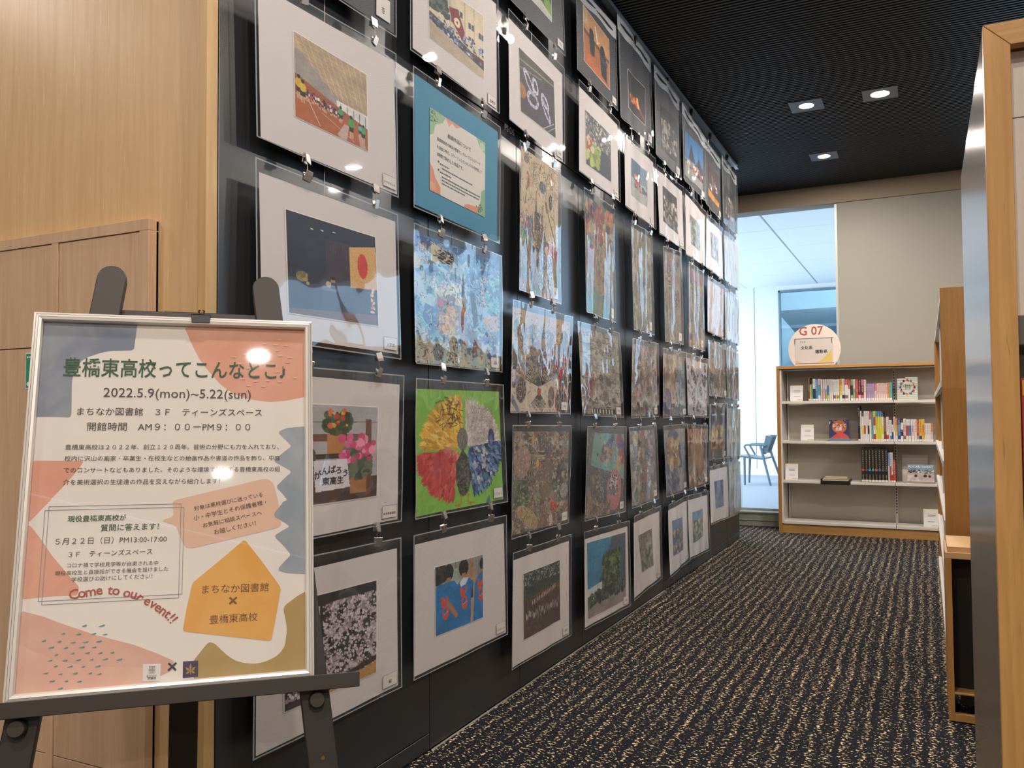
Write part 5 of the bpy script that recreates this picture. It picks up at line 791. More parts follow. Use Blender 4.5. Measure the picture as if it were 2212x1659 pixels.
def notice(t, fn, S):
    Q = S['p']; f = sub(fn, Q, 0.0012); im = Im(150, 140, 'DAD3CA', 5)
    im.poly([(0, 0), (.27, 0), (.22, .1), (.1, .17), (.06, .30), (0, .34)], '93B892'); im.speck(34, (.01, .02, .13, .16), ['33443A'], .008, .006, 1, .1)
    im.poly([(.25, 0), (.55, 0), (.5, .03), (.45, .06), (.38, .03), (.33, .09)], 'DE9A7C'); im.poly([(.82, 0), (1, 0), (1, .16), (.9, .12)], '93B892'); im.ell(.94, .08, .05, .05, 'CBD8C4', 0, .7)
    im.poly([(0, .66), (.06, .72), (.1, .82), (.18, .9), (.18, 1), (0, 1)], 'D98C6C'); im.ell(.05, .93, .05, .05, 'E2B8A4', 0, .5)
    im.poly([(.6, .96), (.68, .93), (.78, .92), (.86, .9), (.86, 1), (.6, 1)], 'D98C6C'); im.poly([(1, .62), (.92, .68), (.9, .85), (.82, 1), (1, 1)], '86B088'); im.speck(34, (.82, .85, .95, .97), ['3A3430'], .008, .006, 1, .1)
    o = grid_mesh('notice_sheet', f, 150, 140, im.a, PRINT, t)
    mb = MB(); F = lambda vb: (lambda u, v: tuple(f(u, vb-v, 0.0006)))
    text_on(mb, '絵画作品について', F(.235), .30, .72, 0, .005, aspect=1.15)
    for i, (s, u0, u1) in enumerate((('豊橋東高校の美術の授業で、グループごとにテーマ', .12, .90), ('を自由に考え、コラージュとゼンタングルを使用して', .12, .93), ('3時間で制作した作品です。', .12, .58))):
        text_on(mb, s, F(.345+i*.095), u0, u1, 0, .004, aspect=1.35)
    rg = random.Random(2)
    for v, u0, u1 in ((.62, .17, .33), (.665, .2, .75), (.72, .17, .35), (.77, .2, .88), (.81, .2, .88), (.85, .2, .6)):
        x = u0
        while x < u1:
            w_ = rg.uniform(.008, .02); mb.add([tuple(f(x, v-.012, .0006)), tuple(f(x+w_, v-.012, .0006)), tuple(f(x+w_, v+.004, .0006)), tuple(f(x, v+.004, .0006))], [(0, 1, 2, 3)]); x += w_+.008
    for v in (.60, .70): mb.add([tuple(f(.145+.012*math.cos(a), v+.014*math.sin(a), .0006)) for a in np.linspace(0, 6.28, 13)[:-1]], [tuple(range(12))])
    mb.build('notice_lettering', INK, t)
for k in SHEETS: build_sheet(k)

# double clips between the sheets: two bulldog clips joined by a ring
def make_clip_parts():
    """prototype around the origin, in the plane facing +x: jaw down/up"""
    def jaw(sg):
        mb = MB(); w_ = 0.0105
        mb.prism([(-.002, -w_, 0), (.0045, -w_, 0), (.0085, -w_*.9, sg*.016), (.010, -w_*.9, sg*.024), (.0085, -w_*.9, sg*.026), (.003, -w_, sg*.006), (-.002, -w_, sg*.006)], (0, 2*w_, 0))
        mb.prism([(-.002, -w_, 0), (-.0005, -w_, 0), (-.002, -w_*.9, sg*.022), (-.0045, -w_*.9, sg*.024)], (0, 2*w_, 0))
        mb.cyl((.002, -w_*1.1, sg*.011), (.002, w_*1.1, sg*.011), .0028, n=10)
        return mb
    return jaw
JAW = make_clip_parts()
PROT = {}
def clip_pair(x, y, zt, zb, label, first):
    t = empty('double_clip', (x, y, zt), label, 'clip', 'steel clips linking the pictures')
    L_ = zt-zb; tw = 0.18*random.choice((-1, 1))
    if 'a' not in PROT:
        PROT['a'] = JAW(-1).build('bulldog_clip', CLIPM, None, local=True).data; PROT['b'] = JAW(1).build('bulldog_clip', CLIPM, None, local=True).data
        for o in [o for o in COL.objects if o.name.startswith('bulldog_clip')]: bpy.data.objects.remove(o)
    for key, z, r_ in (('a', 0.010, tw), ('b', -L_-0.012, -tw)):
        o = bpy.data.objects.new('bulldog_clip', PROT[key]); COL.objects.link(o); o.parent = t; o.location = (0, 0, z); o.rotation_euler = (0.15*random.choice((-1, 1)), 0, r_)
    MB().tube([(0.004, 0, -0.012), (0.004, 0.001, -L_+0.010)], 0.0011, 6).build('link_ring', WIREM, t, local=True)
ROWS = {c: sorted(k for k in SHEETS if k[0] == str(c)) for c in range(1, 10)}
for c, ks in ROWS.items():
    for a, b_ in zip(ks[:-1], ks[1:]):
        for s, (ua, side) in enumerate(((.27, 'left'), (.78, 'right'))):
            if c == 1: ua = (.30, .80)[s]
            pa = SFN[a](ua, 1.0); qb = np.array(SHEETS[b_]['q']); y = float(pa[1])
            ub = (y-qb[0][0])/(qb[1][0]-qb[0][0]); pb = SFN[b_](ub, 0.0)
            clip_pair(float(max(pa[0], pb[0]))+.003, y, float(pa[2]), float(pb[2]), '%s-hand clip pair joining the %s and the %s' % (side, SHORT[a], SHORT[b_]), s == 0)
# top clips of the first row, picture wires and the rail
def rail():
    mb = MB().box(0.028, 0.036, 1.39, 7.08, CEIL-0.036, CEIL-0.002).box(0.036, 0.054, 1.39, 7.08, CEIL-0.036, CEIL-0.031).box(0.036, 0.046, 1.39, 7.08, CEIL-0.006, CEIL-0.002).box(0.0, 0.028, 1.39, 7.08, CEIL-0.010, CEIL-0.002)
    setp(mb.build('picture_rail', RAILM), 'long grey metal picture rail along the top of the black wall', 'rail')
rail()
for c in range(1, 10):
    q = np.array(SHEETS[ROWS[c][0]]['q']); top = float(q[:2, 1].max()); ym = float(q[:2, 0].mean()); t = empty('picture_wire', (0.02, ym, CEIL-0.04), 'thin steel wire holding the %s column of pictures from the rail' % COLN[c], 'wire', 'wires from the picture rail')
    low = 1.60 if c < 4 else 1.3
    mb = MB().tube([(0.038, ym, CEIL-0.04), (0.020, ym, CEIL-0.2), (0.020, ym, low)], 0.0011, 6).tube([(0.020, ym, low), (0.028, ym-.006, low-.008), (0.032, ym-.016, low+.002)], 0.0013, 6); mb.build('wire', WIREM, t)
    MB().box(0.036, 0.058, ym-.012, ym+.012, CEIL-0.062, CEIL-0.034).cyl((0.047, ym, CEIL-.075), (0.047, ym, CEIL-.06), .007, n=10).build('rail_hook', BLACKP, t, 0.002)
# ================================================================== POSTER AND EASEL
PO = Vector((0.201, 0.782, 0.633)); UX = Vector((0.721, 0.693, -0.010)).normalized(); NN = Vector((0.677, -0.701, 0.223)); NN = (NN-UX*NN.dot(UX)).normalized(); VY = NN.cross(UX).normalized()
PM = Matrix((UX, VY, NN)).transposed().to_4x4(); PM.translation = PO
def frame_empty(name, label, cat):
    t = empty(name, (0, 0, 0), label, cat); t.matrix_world = PM; return t
FWd, FHt = 0.440, 0.602
t = frame_empty('poster_frame', 'framed event poster with green Japanese title standing on the dark easel', 'poster')
POST = t
mb = MB(); fw_ = 0.0135
prof = [(0, 0), (0, .010), (.0030, .011), (.0032, .0095), (.0036, .011), (.0070, .012), (.0072, .0105), (.0076, .012), (.0115, .011), (.0135, .006), (.0135, 0)]
def side(p, q, inn, dirv):
    L_ = [(p[0]+inn[0]*d+dirv[0]*d, p[1]+inn[1]*d+dirv[1]*d, z-.004) for d, z in prof]; R_ = [(q[0]+inn[0]*d-dirv[0]*d, q[1]+inn[1]*d-dirv[1]*d, z-.004) for d, z in prof]
    n = len(prof); return MB().add(L_+R_, [(i, (i+1) % n, n+(i+1) % n, n+i) for i in range(n)]+[tuple(range(n)), tuple(range(2*n-1, n-1, -1))])
for p, q, inn, dv in (((0, 0), (FWd, 0), (0, 1), (1, 0)), ((FWd, 0), (FWd, FHt), (-1, 0), (0, 1)), ((FWd, FHt), (0, FHt), (0, -1), (-1, 0)), ((0, FHt), (0, 0), (1, 0), (0, -1))):
    side(p, q, inn, dv).build('frame_rail', ALUF, t, local=True)
MB().box(.004, FWd-.004, .004, FHt-.004, -.0075, -.0045).build('back_board', mat('grey_board', hexc('77736C'), .8), t, local=True)
CX0, CY0, CW, CH = .0125, .0125, FWd-.025, FHt-.025
def PT(p, z=0.0): return (CX0+p[0]/420*CW, CY0+p[1]/594*CH, z)
sheet = MB().add([PT((0, 0), -.0040), PT((420, 0), -.0040), PT((420, 594), -.0040), PT((0, 594), -.0040)], [(0, 1, 2, 3)]).build('poster_sheet', mat('poster_paper', hexc('E8DFD8'), .7), t, local=True)
def water(name, c1, c2, scale=14):
    m = mat(name, hexc(c1), .7); nt, N, L, b = nodes(m); tc = N.new('ShaderNodeTexCoord'); n = N.new('ShaderNodeTexNoise'); n.inputs['Scale'].default_value = scale; n.inputs['Detail'].default_value = 5; n.inputs['Distortion'].default_value = .8
    L.new(tc.outputs['Object'], n.inputs['Vector']); cr = N.new('ShaderNodeValToRGB'); cr.color_ramp.elements[0].position = .35; cr.color_ramp.elements[1].position = .66
    cr.color_ramp.elements[0].color = (*lin(hexc(c1)), 1); cr.color_ramp.elements[1].color = (*lin(hexc(c2)), 1); L.new(n.outputs['Fac'], cr.inputs[0]); L.new(cr.outputs[0], b.inputs['Base Color']); return m
PCOL = {'slate': water('slate_watercolour', '7C8496', '9A9DA6'), 'coral': water('coral_watercolour', 'DB9A82', 'E0A892', 10), 'rose': water('rose_watercolour', 'D6A292', 'DCAE9E', 10), 'blush': water('blush_watercolour', 'DDA898', 'E3BBA8', 8), 'peach': water('peach_watercolour', 'E2BBA2', 'E0B8A2', 8), 'blue': water('grey_blue_watercolour', '8F99A4', 'A3A9B0'), 'ochre': water('ochre_watercolour', 'E0A24A', 'E4AC5C', 12), 'olive': water('olive_watercolour', 'A78A52', 'B59A64', 10)}
def clip_poly(P):
    def cl(P, ax, v, sg):
        out = []
        for i in range(len(P)):
            a, b_ = P[i-1], P[i]; ia = (a[ax]-v)*sg >= 0; ib = (b_[ax]-v)*sg >= 0
            if ia != ib: k = (v-a[ax])/(b_[ax]-a[ax]); out.append([a[0]+(b_[0]-a[0])*k, a[1]+(b_[1]-a[1])*k])
            if ib: out.append(b_)
        return out
    for ax, v, sg in ((0, 0, 1), (0, 420, -1), (1, 0, 1), (1, 594, -1)): P = cl(P, ax, v, sg)
    return P
def smooth(P):
    out = []
    for i in range(len(P)):
        a, b_, c_ = P[i-1], P[i], P[(i+1) % len(P)]
        d1 = math.dist(a, b_); d2 = math.dist(b_, c_); k1 = min(3.0/max(d1, .1), .25); k2 = min(3.0/max(d2, .1), .25)
        out += [[b_[0]+(a[0]-b_[0])*k1, b_[1]+(a[1]-b_[1])*k1], [b_[0]+(c_[0]-b_[0])*k2, b_[1]+(c_[1]-b_[1])*k2]]
    return out
Z = -.0040
for i, (c_, P) in enumerate(P_SHAPES):
    P = clip_poly(smooth(P)); o = MB().add([PT(p, Z+.00006*(i+1)) for p in P], [tuple(range(len(P)))]).build('watercolour_shape', PCOL[c_], t, local=True)
mb = MB(); rg = random.Random(5)
for x, y in P_TEAL:
    L_ = rg.uniform(5.2, 8.5); h_ = rg.uniform(1.8, 2.6); a = rg.uniform(0, .15)
    pts = [(-.6, -.1), (-.2, -.5), (.3, -.5), (.5, -.1), (.48, .4), (.2, .5), (-.3, .15)]
    mb.add([PT((x+px*L_*math.cos(a)-py*h_*math.sin(a)*1.0, y+px*L_*math.sin(a)+py*h_), Z+.0009) for px, py in pts], [tuple(range(7))])
mb.build('teal_dashes', mat('teal_ink', hexc('4E8C8E'), .6), t, local=True)
mb = MB()
for x, y in P_DOTS: mb.add([PT((x+4.2*math.cos(a), y+1.3*math.sin(a)), Z+.0009) for a in np.linspace(0, 6.28, 11)[:-1]], [tuple(range(10))])
mb.build('pale_dashes', mat('pale_coral_ink', hexc('E6B6A0'), .6), t, local=True)
mb = MB()
for B in P_BOX:
    for i in range(4):
        a = Vector(B[i]+[0]); b_ = Vector(B[(i+1) % 4]+[0]); n = (b_-a).normalized().cross(Vector((0, 0, 1)))*.45
        mb.add([PT((q.x, q.y), Z+.00095) for q in (a-n, b_-n, b_+n, a+n)], [(0, 1, 2, 3)])
mb.build('double_line_border', mat('grey_line_ink', hexc('8E9192'), .6), t, local=True)
TC = {'green': '33583C', 'ink': '4A3D38', 'brown': '6E4626', 'black': '26221F', 'navy': '2A2E48'}
byc = {}
for s, a, b_, c_, bold in P_TEXT:
    m_ = byc.setdefault(c_, MB()); a = Vector(a); b_ = Vector(b_); d = b_-a; L_ = d.length; d.normalize(); nrm = Vector((-d.y, d.x))
    V, F = text_data(s, .009 if (bold and c_ == 'green') else (.0 if not bold else .010)); x0, x1 = V[:, 0].min(), V[:, 0].max(); k = L_/(x1-x0)
    ky = k*(1.22 if s.startswith('豊橋東高校って') else 1.0)
    m_.add([PT((a.x+d.x*(x-x0)*k+nrm.x*y*ky, a.y+d.y*(x-x0)*k+nrm.y*y*ky), Z+.0011) for x, y in V], F)
for c_, m_ in byc.items(): m_.build('lettering', mat(c_+'_print_ink', hexc(TC[c_]), .6), t, local=True)
mb = MB(); s = 'Come to our event!!'; pos = [Vector(p) for p in P_ARC]; cum = [0]
for a, b_ in zip(pos[:-1], pos[1:]): cum.append(cum[-1]+(b_-a).length)
adv = {'C': .72, 'o': .62, 'm': .92, 'e': .58, ' ': .36, 't': .42, 'u': .6, 'r': .42, 'v': .56, 'n': .6, '!': .34}; tot = sum(adv[c] for c in s); sc_ = cum[-1]/tot*1.0; x = 0
for ch in s:
    mid = (x+adv[ch]/2)*sc_; i = max(0, min(len(pos)-2, next((j for j in range(len(cum)-1) if cum[j+1] >= mid), len(pos)-2))); k = (mid-cum[i])/(cum[i+1]-cum[i]); p = pos[i].lerp(pos[i+1], k); d = (pos[i+1]-pos[i]).normalized()
    V, F = text_data(ch, .012)
    if len(V):
        xm = (V[:, 0].min()+V[:, 0].max())/2; ks = sc_*1.3; mb.add([PT((p.x+d.x*(vx-xm)*ks-d.y*vy*ks, p.y+d.y*(vx-xm)*ks+d.x*vy*ks), Z+.0011) for vx, vy in V], F)
    x += adv[ch]
mb.build('curved_lettering', mat('red_brown_ink', hexc('A8442C'), .6), t, local=True)
L1, L2 = P_LOGO
def LQ(Q, u, v): a, b_, c_, d = [Vector(q) for q in Q]; return a.lerp(b_, u).lerp(d.lerp(c_, u), v)
MB().add([PT(q, Z+.00098) for q in L1], [(0, 1, 2, 3)]).build('logo_square', mat('logo_white', hexc('DEDAD6'), .6), t, local=True)
mb = MB()
for u in (.34, .46, .58):
    for pts in ([(u, .14), (u+.025, .14), (u+.025, .56), (u, .60)], [(u, .14), (u+.10, .16), (u+.10, .19), (u, .17)], [(u+.08, .16), (u+.10, .16), (u+.10, .58), (u+.08, .56)], [(u, .34), (u+.1, .36), (u+.1, .39), (u, .37)]):
        mb.add([PT(LQ(L1, *p), Z+.0011) for p in pts], [(0, 1, 2, 3)])
mb.build('library_mark', mat('logo_ink', hexc('3A3634'), .6), t, local=True)
MB().add([PT(q, Z+.00098) for q in L2], [(0, 1, 2, 3)]).build('crest_square', mat('crest_purple', hexc('35264E'), .6), t, local=True)
mb = MB()
for k in range(5):
    a = math.pi/2+(k-2)*.98; ln = (.34, .40, .42, .40, .34)[k]; c_ = (.5, .62)
    tip = (c_[0]-ln*math.cos(a)*1.0, c_[1]-ln*math.sin(a)*1.15); l = (c_[0]-ln*.62*math.cos(a-.33), c_[1]-ln*.62*math.sin(a-.33)); r_ = (c_[0]-ln*.62*math.cos(a+.33), c_[1]-ln*.62*math.sin(a+.33))
    mb.add([PT(LQ(L2, *p), Z+.0011) for p in (c_, l, tip, r_)], [(0, 1, 2, 3)])
mb.add([PT(LQ(L2, *p), Z+.0011) for p in ((.485, .6), (.515, .6), (.53, .86), (.49, .86))], [(0, 1, 2, 3)])
mb.build('maple_crest', mat('crest_gold', hexc('B08A3A'), .5), t, local=True)
MB().add([PT((0, 0), .0010), PT((420, 0), .0010), PT((420, 594), .0010), PT((0, 594), .0010)], [(0, 1, 2, 3)]).build('clear_cover', film('poster_cover_film', 0, .0), t, local=True)
# binder clip on the top rail
t = frame_empty('binder_clip', 'small black binder clip on the top edge of the poster frame', 'clip'); cu_ = .254
m_ = MB(); m_.prism([(cu_-.0145, FHt-.0100, .0084), (cu_+.0145, FHt-.0100, .0084), (cu_+.0155, FHt+.0035, .0105), (cu_-.0155, FHt+.0035, .0105)], (0, 0, .0012)); m_.box(cu_-.0155, cu_+.0155, FHt+.0035, FHt+.0048, -.008, .0115)
m_.prism([(cu_-.0145, FHt-.0100, -.0082), (cu_+.0145, FHt-.0100, -.0082), (cu_+.0155, FHt+.0045, -.0092), (cu_-.0155, FHt+.0045, -.0092)], (0, 0, .0010)); m_.build('clip_body', BLACKP, t, .0006, local=True)
for s_ in (-1, 1):
    MB().tube([(cu_+s_*.002+.001, FHt+.004, .010), (cu_+s_*.005+.001, FHt+.011, .010), (cu_+s_*.0015+.001, FHt+.012, .010)], .0012, 6).build('wire_handle', BLACKP, t, local=True)
# easel
t = frame_empty('display_easel', 'dark brown wooden easel with rounded tops holding the event poster', 'easel')
def leg_poly(u0, v0, u1, v1, w_):
    d = Vector((u0-u1, v0-v1)).normalized(); n = Vector((d.y, -d.x))*w_/2; P = []
    for k in range(13):
        a = math.pi*k/12; P.append((u0+n.x*math.cos(a)+d.x*math.sin(a)*w_/2, v0+n.y*math.cos(a)+d.y*math.sin(a)*w_/2))
    P += [(u1-n.x, v1-n.y), (u1+n.x, v1+n.y)]; return P
for u0, v0, u1, v1 in ((.108, .6745, -.053, -.645), (.361, .669, .515, -.645)):
    P = leg_poly(u0, v0, u1, v1, .046); MB().prism([(p[0], p[1], -.034) for p in P], (0, 0, .020)).build('leg', EASELM, t, .0015, local=True)
inv = PM.inverted(); top = inv @ (PO+UX*.235+VY*.60-NN*.050); ft = inv @ Vector((0.062, 1.235, 0.0)); d = (ft-top).normalized(); sx = Vector((1, 0, 0)); n3 = d.cross(sx).normalized()
pp = [top-sx*.023, top+sx*.023, ft+sx*.027, ft-sx*.027]; MB().prism([p-n3*.009 for p in pp], n3*.018).build('rear_leg', EASELM, t, .001, local=True)
MB().box(.108, .362, .585, .625, -.046, -.034).build('top_brace', EASELM, t, .001, local=True)
MB().box(.19, .28, .575, .63, -.058, -.046).build('hinge_block', EASELM, t, .001, local=True)
MB().box(-.078, .510, -.0190, -.0015, -.013, .0185).box(-.078, .510, -.0185, .0045, .0185, .0225).build('ledge', EASELM, t, .0008, local=True)
for u_, v_ in ((.0195, -.034), (.4445, -.034)):
    k_ = MB().cyl((u_, v_, -.016), (u_, v_, .006), .0125, n=28).cyl((u_, v_, .006), (u_, v_, .0085), .0125, .011, n=28).build('knob', mat('dark_knob', hexc('3A332B'), .45, .2), t, local=True)
MB().cyl((.4545, -.124, -.0145), (.4545, -.124, -.0130), .0032, n=12).build('screw', mat('brass_screw', hexc('7E6238'), .4, .8), t, local=True)

# ================================================================== CABINET ON THE OAK WALL
t = empty('storage_cabinet', (-.6, 1.36, 0), 'shallow oak cabinet with flush doors against the oak wall at far left', 'cabinet')
cb = MB().box(-1.10, -.170, 1.345, 1.372, 1.4765, 1.5035).box(-.201, -.170, 1.345, 1.372, 0, 1.4765).box(-.509, -.486, 1.345, 1.372, 0, 1.4765).box(-1.10, -.170, 1.3655, 1.372, 0, 1.50).box(-.82, -.80, 1.345, 1.372, 0, 1.4765)
cb.build('carcass', OAKC, t, .0008)
for x0, x1 in ((-.799, -.510), (-.485, -.202)):
    for z0, z1 in ((.02, .238), (.2405, 1.2215), (1.2240, 1.4755)):
        box('door', x0+.0012, x1-.0012, 1.3482, 1.3640, z0, z1, OAKC, t, .0006)
s = empty('green_sticker', (-.58, 1.348, 1.17), 'small green notice sticker on the oak cabinet door beside the poster', 'sticker')
box('sticker_sheet', -.6048, -.545, 1.3470, 1.3480, 1.1215, 1.2110, mat('sticker_white', hexc('D8E4DE'), .5), s)
box('printed_panel', -.6025, -.547, 1.3463, 1.3468, 1.124, 1.2085, mat('sticker_green', hexc('2F8E76'), .5), s)
mb = MB()
for i in range(4): mb.box(-.5985+i*.006, -.5945+i*.006, 1.3459, 1.3462, 1.198, 1.202)
mb.add([(-.585, 1.3460, 1.152), (-.572, 1.3460, 1.160), (-.560, 1.3460, 1.182), (-.572, 1.3460, 1.178), (-.584, 1.3460, 1.16)], [(0, 1, 2, 3, 4)]).cyl((-.594, 1.3463, 1.133), (-.594, 1.3459, 1.133), .005, n=10)
mb.build('printed_mark', mat('sticker_mark', hexc('DCE8E2'), .5), s)

# ================================================================== LOW BOOKCASE AT THE END WALL
X0, X1, YF, YB, TOP = .238, 2.03, 7.66, 7.97, 1.453
t = empty('low_bookcase', (1.1, 7.8, 0), 'four-tier oak-framed white steel bookcase under the round sign', 'bookcase'); CASE = t
box('top_board', X0, X1, YF-.012, YB, TOP-.026, TOP, OAKX, t, .001)
box('side_panel', X0, X0+.026, YF-.010, YB, 0, TOP-.0265, OAKM, t, .001); box('side_panel', X1-.026, X1, YF-.010, YB, 0, TOP-.0265, OAKM, t, .001)
box('plinth', X0+.027, X1-.027, YF+.012, YB-.02, 0, .074, OAKX, t)
box('back_panel', X0+.027, X1-.027, YB-.03, YB-.02, .074, TOP-.03, STEELG, t)
box('side_lining', X0+.0265, X0+.040, YF+.004, YB-.035, .080, TOP-.03, STEELW, t, .001)
for x in (X0+.052, 1.171): box('slotted_upright', x-.011, x+.011, YB-.060, YB-.031, .10, TOP-.03, STEELW, t)
mb = MB()
for x in (1.171,):
    z = .18
    while z < 1.40: mb.box(x-.004, x+.004, YB-.0615, YB-.0600, z, z+.014); z += .025
mb.box(X0+.045, X0+.051, YB-.0615, YB-.0600, .1, 1.4); mb.build('upright_slots', mat('slot_shadow', (.03, .03, .03), .8), t)['kind'] = 'stuff'
box('light_bar', X0+.05, 1.16, YF+.02, YF+.035, TOP-.040, TOP-.030, RAILM, t)
SZ = [1.1435, .7995, .4560, .1010]
for z in SZ:
    for a, b_ in ((X0+.041, 1.169), (1.173, X1-.028)):
        mb = MB().box(a, b_, YF+.006, YB-.062, z-.004, z).box(a, b_, YF+.002, YF+.008, z-.022, z+.001); mb.build('shelf', STEELW, t, .0008)
PAL = {'w': 'DAD6D2', 'k': '2A2A2C', 'B': '6E4230', 'Y': 'D9B23C', 'T': '5AA8AC', 't': '4E9A9E', 'b': '4A7EB8', 'p': 'D8B0B4', 'g': '8FA07A', 'y': 'CFC83A', 'v': '7A4E9A', 'o': 'D8883A', 'G': '5EA84A', 'O': 'D9822E', 'c': 'D8CDB8', 'r': 'B8463E', 'n': '7E665C', 'R': 'B03A34', 'D': '5E1E28', 'P': 'B45A86', 'l': 'A890B4', 'q': 'DDBFB8', 'N': '2A4484', 'K': '1E1E20'}
DESC = {'w': 'white', 'k': 'black', 'B': 'dark brown', 'Y': 'yellow', 'T': 'turquoise', 't': 'teal', 'b': 'blue', 'p': 'pale pink', 'g': 'sage green', 'y': 'lime yellow', 'v': 'violet', 'o': 'orange', 'G': 'bright green', 'O': 'orange', 'c': 'cream', 'r': 'red', 'n': 'taupe', 'R': 'crimson', 'D': 'maroon', 'P': 'magenta', 'l': 'lavender', 'q': 'blush pink', 'N': 'navy', 'K': 'glossy black'}
def bmat(c): return mat('book_'+DESC[c].replace(' ', '_'), hexc(PAL[c]), .45)
def glyph_marks(mb, a, b_, y, z0, z1, rg, step=.011):
    z = z1; xm = (a+b_)/2; w_ = (b_-a)*.22
    while z > z0:
        h_ = step*.62; mb.box(xm-w_, xm+w_, y-.0004, y, z-h_*.25, z); mb.box(xm-w_*rg.uniform(.2, 1), xm+w_*rg.uniform(.2, 1), y-.0004, y, z-h_, z-h_*.75)
        mb.box(xm-w_*.25, xm+w_*.25, y-.0004, y, z-h_, z); z -= step
ORD = {}
def nth(n): return ('first', 'second', 'third', 'fourth', 'fifth', 'sixth', 'seventh', 'eighth', 'ninth', 'tenth')[n] if n < 10 else '%dth' % (n+1)
TN = ('top shelf', 'second shelf', 'third shelf')
rg = random.Random(11)
for si, row in enumerate(BOOKS):
    z = SZ[si]+.0005; tot = {}
    def dkey(b_):
        r_ = []
        for ch in b_[3]:
            if ch in DESC and DESC[ch] not in r_: r_.append(DESC[ch])
        return ('tall ' if b_[2] > .20 else ('small ' if b_[2] < .13 else ''))+' and '.join(r_[:2])
    for b_ in row: tot[dkey(b_)] = tot.get(dkey(b_), 0)+1
    seen = {}
    for bi, (a, b_, h_, cs) in enumerate(row):
        dig = int(''.join(ch for ch in cs if ch.isdigit()) or -1); cs_ = ''.join(ch for ch in cs if not ch.isdigit()); bands = cs_.split('|'); kk = dkey((a, b_, h_, cs)); n_ = seen.get(kk, 0); seen[kk] = n_+1
        ds = []
        for q in bands:
            if DESC[q] not in ds: ds.append(DESC[q])
        thick = 'tall ' if h_ > .20 else ('small ' if h_ < .13 else '')
        lb = kk+' book, '+('%s of its kind' % nth(n_) if tot[kk] > 1 else 'only one of its kind')+', low bookcase '+TN[si]
        y0 = YF+.030+rg.uniform(0, .006)+(.0); dp = min(.19, h_*.75); a2, b2 = a+.0004, b_-.0004
        e = empty('book', ((a+b_)/2, y0+dp/2, z), lb, 'book', 'books on the '+TN[si]+' of the low bookcase')
        MB().box(a2+.001, b2-.001, y0+.003, y0+dp, z+.0015, z+h_-.002).build('pages', mat('book_pages', hexc('D9D0BE'), .8), e)
        nb = len(bands); hh = h_/nb if nb > 1 else h_
        mb = MB(); ms = []
        fr = {1: [1], 2: [.45, .55], 3: [.28, .46, .26], 4: [.18, .30, .28, .24]}[nb]; zz = z+h_
        for q, f_ in zip(bands, fr):
            if bmat(q) not in ms: ms.append(bmat(q))
            mb.box(a2, b2, y0, y0+.003, zz-h_*f_, zz, ms.index(bmat(q))); zz -= h_*f_
        mb.box(a2, a2+.001, y0+.003, y0+dp, z, z+h_, ms.index(bmat(bands[0]))); mb.box(b2-.001, b2, y0+.003, y0+dp, z, z+h_, ms.index(bmat(bands[0])))
        cov = mb.build('cover', ms, e)
        mk = MB(); dark = bands[0] in 'kBKNDRrPvb'
        glyph_marks(mk, a2, b2, y0, z+h_*.42, z+h_*.93, rg, .014 if si < 2 else .018)
        if dig >= 0: glyph_marks(mk, a2, b2, y0, z+h_*.06, z+h_*.22, rg, .010)
        mk.build('spine_lettering', mat('spine_gold', hexc('B8A878'), .5) if dig >= 0 else (mat('spine_white', hexc('D8D4CC'), .5) if dark else mat('spine_dark', hexc('5A4E4E'), .6)), e)
        if dig >= 0:
            cc = ['C8404A', '6A4A44', '3A8EC0', '4A9A72', 'C8486A', '4A68B0', '5A5A60', '4E4E54'][dig]; xm = (a+b_)/2
            MB().cyl((xm, y0, z+h_*.36), (xm, y0-.0006, z+h_*.36), .011, n=12).build('round_emblem', mat('emblem_'+cc, hexc(cc), .5), e)
        box('shelf_label', a2+.0005, b2-.0005, y0-.0007, y0-.0001, z+.003, z+.019, mat('label_white', hexc('DEDAD4'), .6), e)
def stand_card(name, x0, x1, yb, z, h_, label, lines, lean=.03):
    e = empty(name, ((x0+x1)/2, yb, z), label, 'sign'); lean = lean*h_/.14
    f = lambda u, v, o=0: (x0+(x1-x0)*u, yb+lean*(1-v)-o, z+h_*(1-v))
    mb = MB().prism([f(0, 0), f(1, 0), f(1, 1), f(0, 1)], (0, .004, 0)); mb.prism([f(.2, .1), f(.8, .1), (x1-(x1-x0)*.2, yb+lean+.05, z), (x0+(x1-x0)*.2, yb+lean+.05, z)], (0, .003, 0)); mb.build('acrylic_stand', mat('card_cream_edge', hexc('DDD3A8'), .5), e)
    MB().add([f(0, .05, .0006), f(1, .05, .0006), f(1, .95, .0006), f(0, .95, .0006)], [(0, 1, 2, 3)]).build('card', mat('sign_card_white', hexc('DDDAD8'), .6), e)
    mk = MB()
    for s_, u0, u1, v in lines: text_on(mk, s_, lambda u, w_: f(u, v-w_, .0012), u0, u1, 0, .012, aspect=.8)
    mk.build('lettering', INK, e); return e
def marks_card(e, x0, x1, yb, z, h_, rows, lean=.03):
    lean = lean*h_/.14; f = lambda u, v: (x0+(x1-x0)*u, yb+lean*(1-v)-.0012, z+h_*(1-v)); mk = MB(); rg = random.Random(int(x0*1000))
    for v, u0, u1, hh in rows:
        u = u0
        while u < u1: w_ = rg.uniform(.03, .06); mk.add([f(u, v), f(u+w_, v), f(u+w_, v+hh), f(u, v+hh)], [(0, 1, 2, 3)]); u += w_+.02
    mk.build('small_print', mat('grey_print', hexc('5E5A58'), .6), e)
RW = [(.10, .05, .14, .015), (.32, .28, .74, .035), (.40, .30, .72, .03), (.68, .30, .72, .03), (.90, .55, .93, .025)]
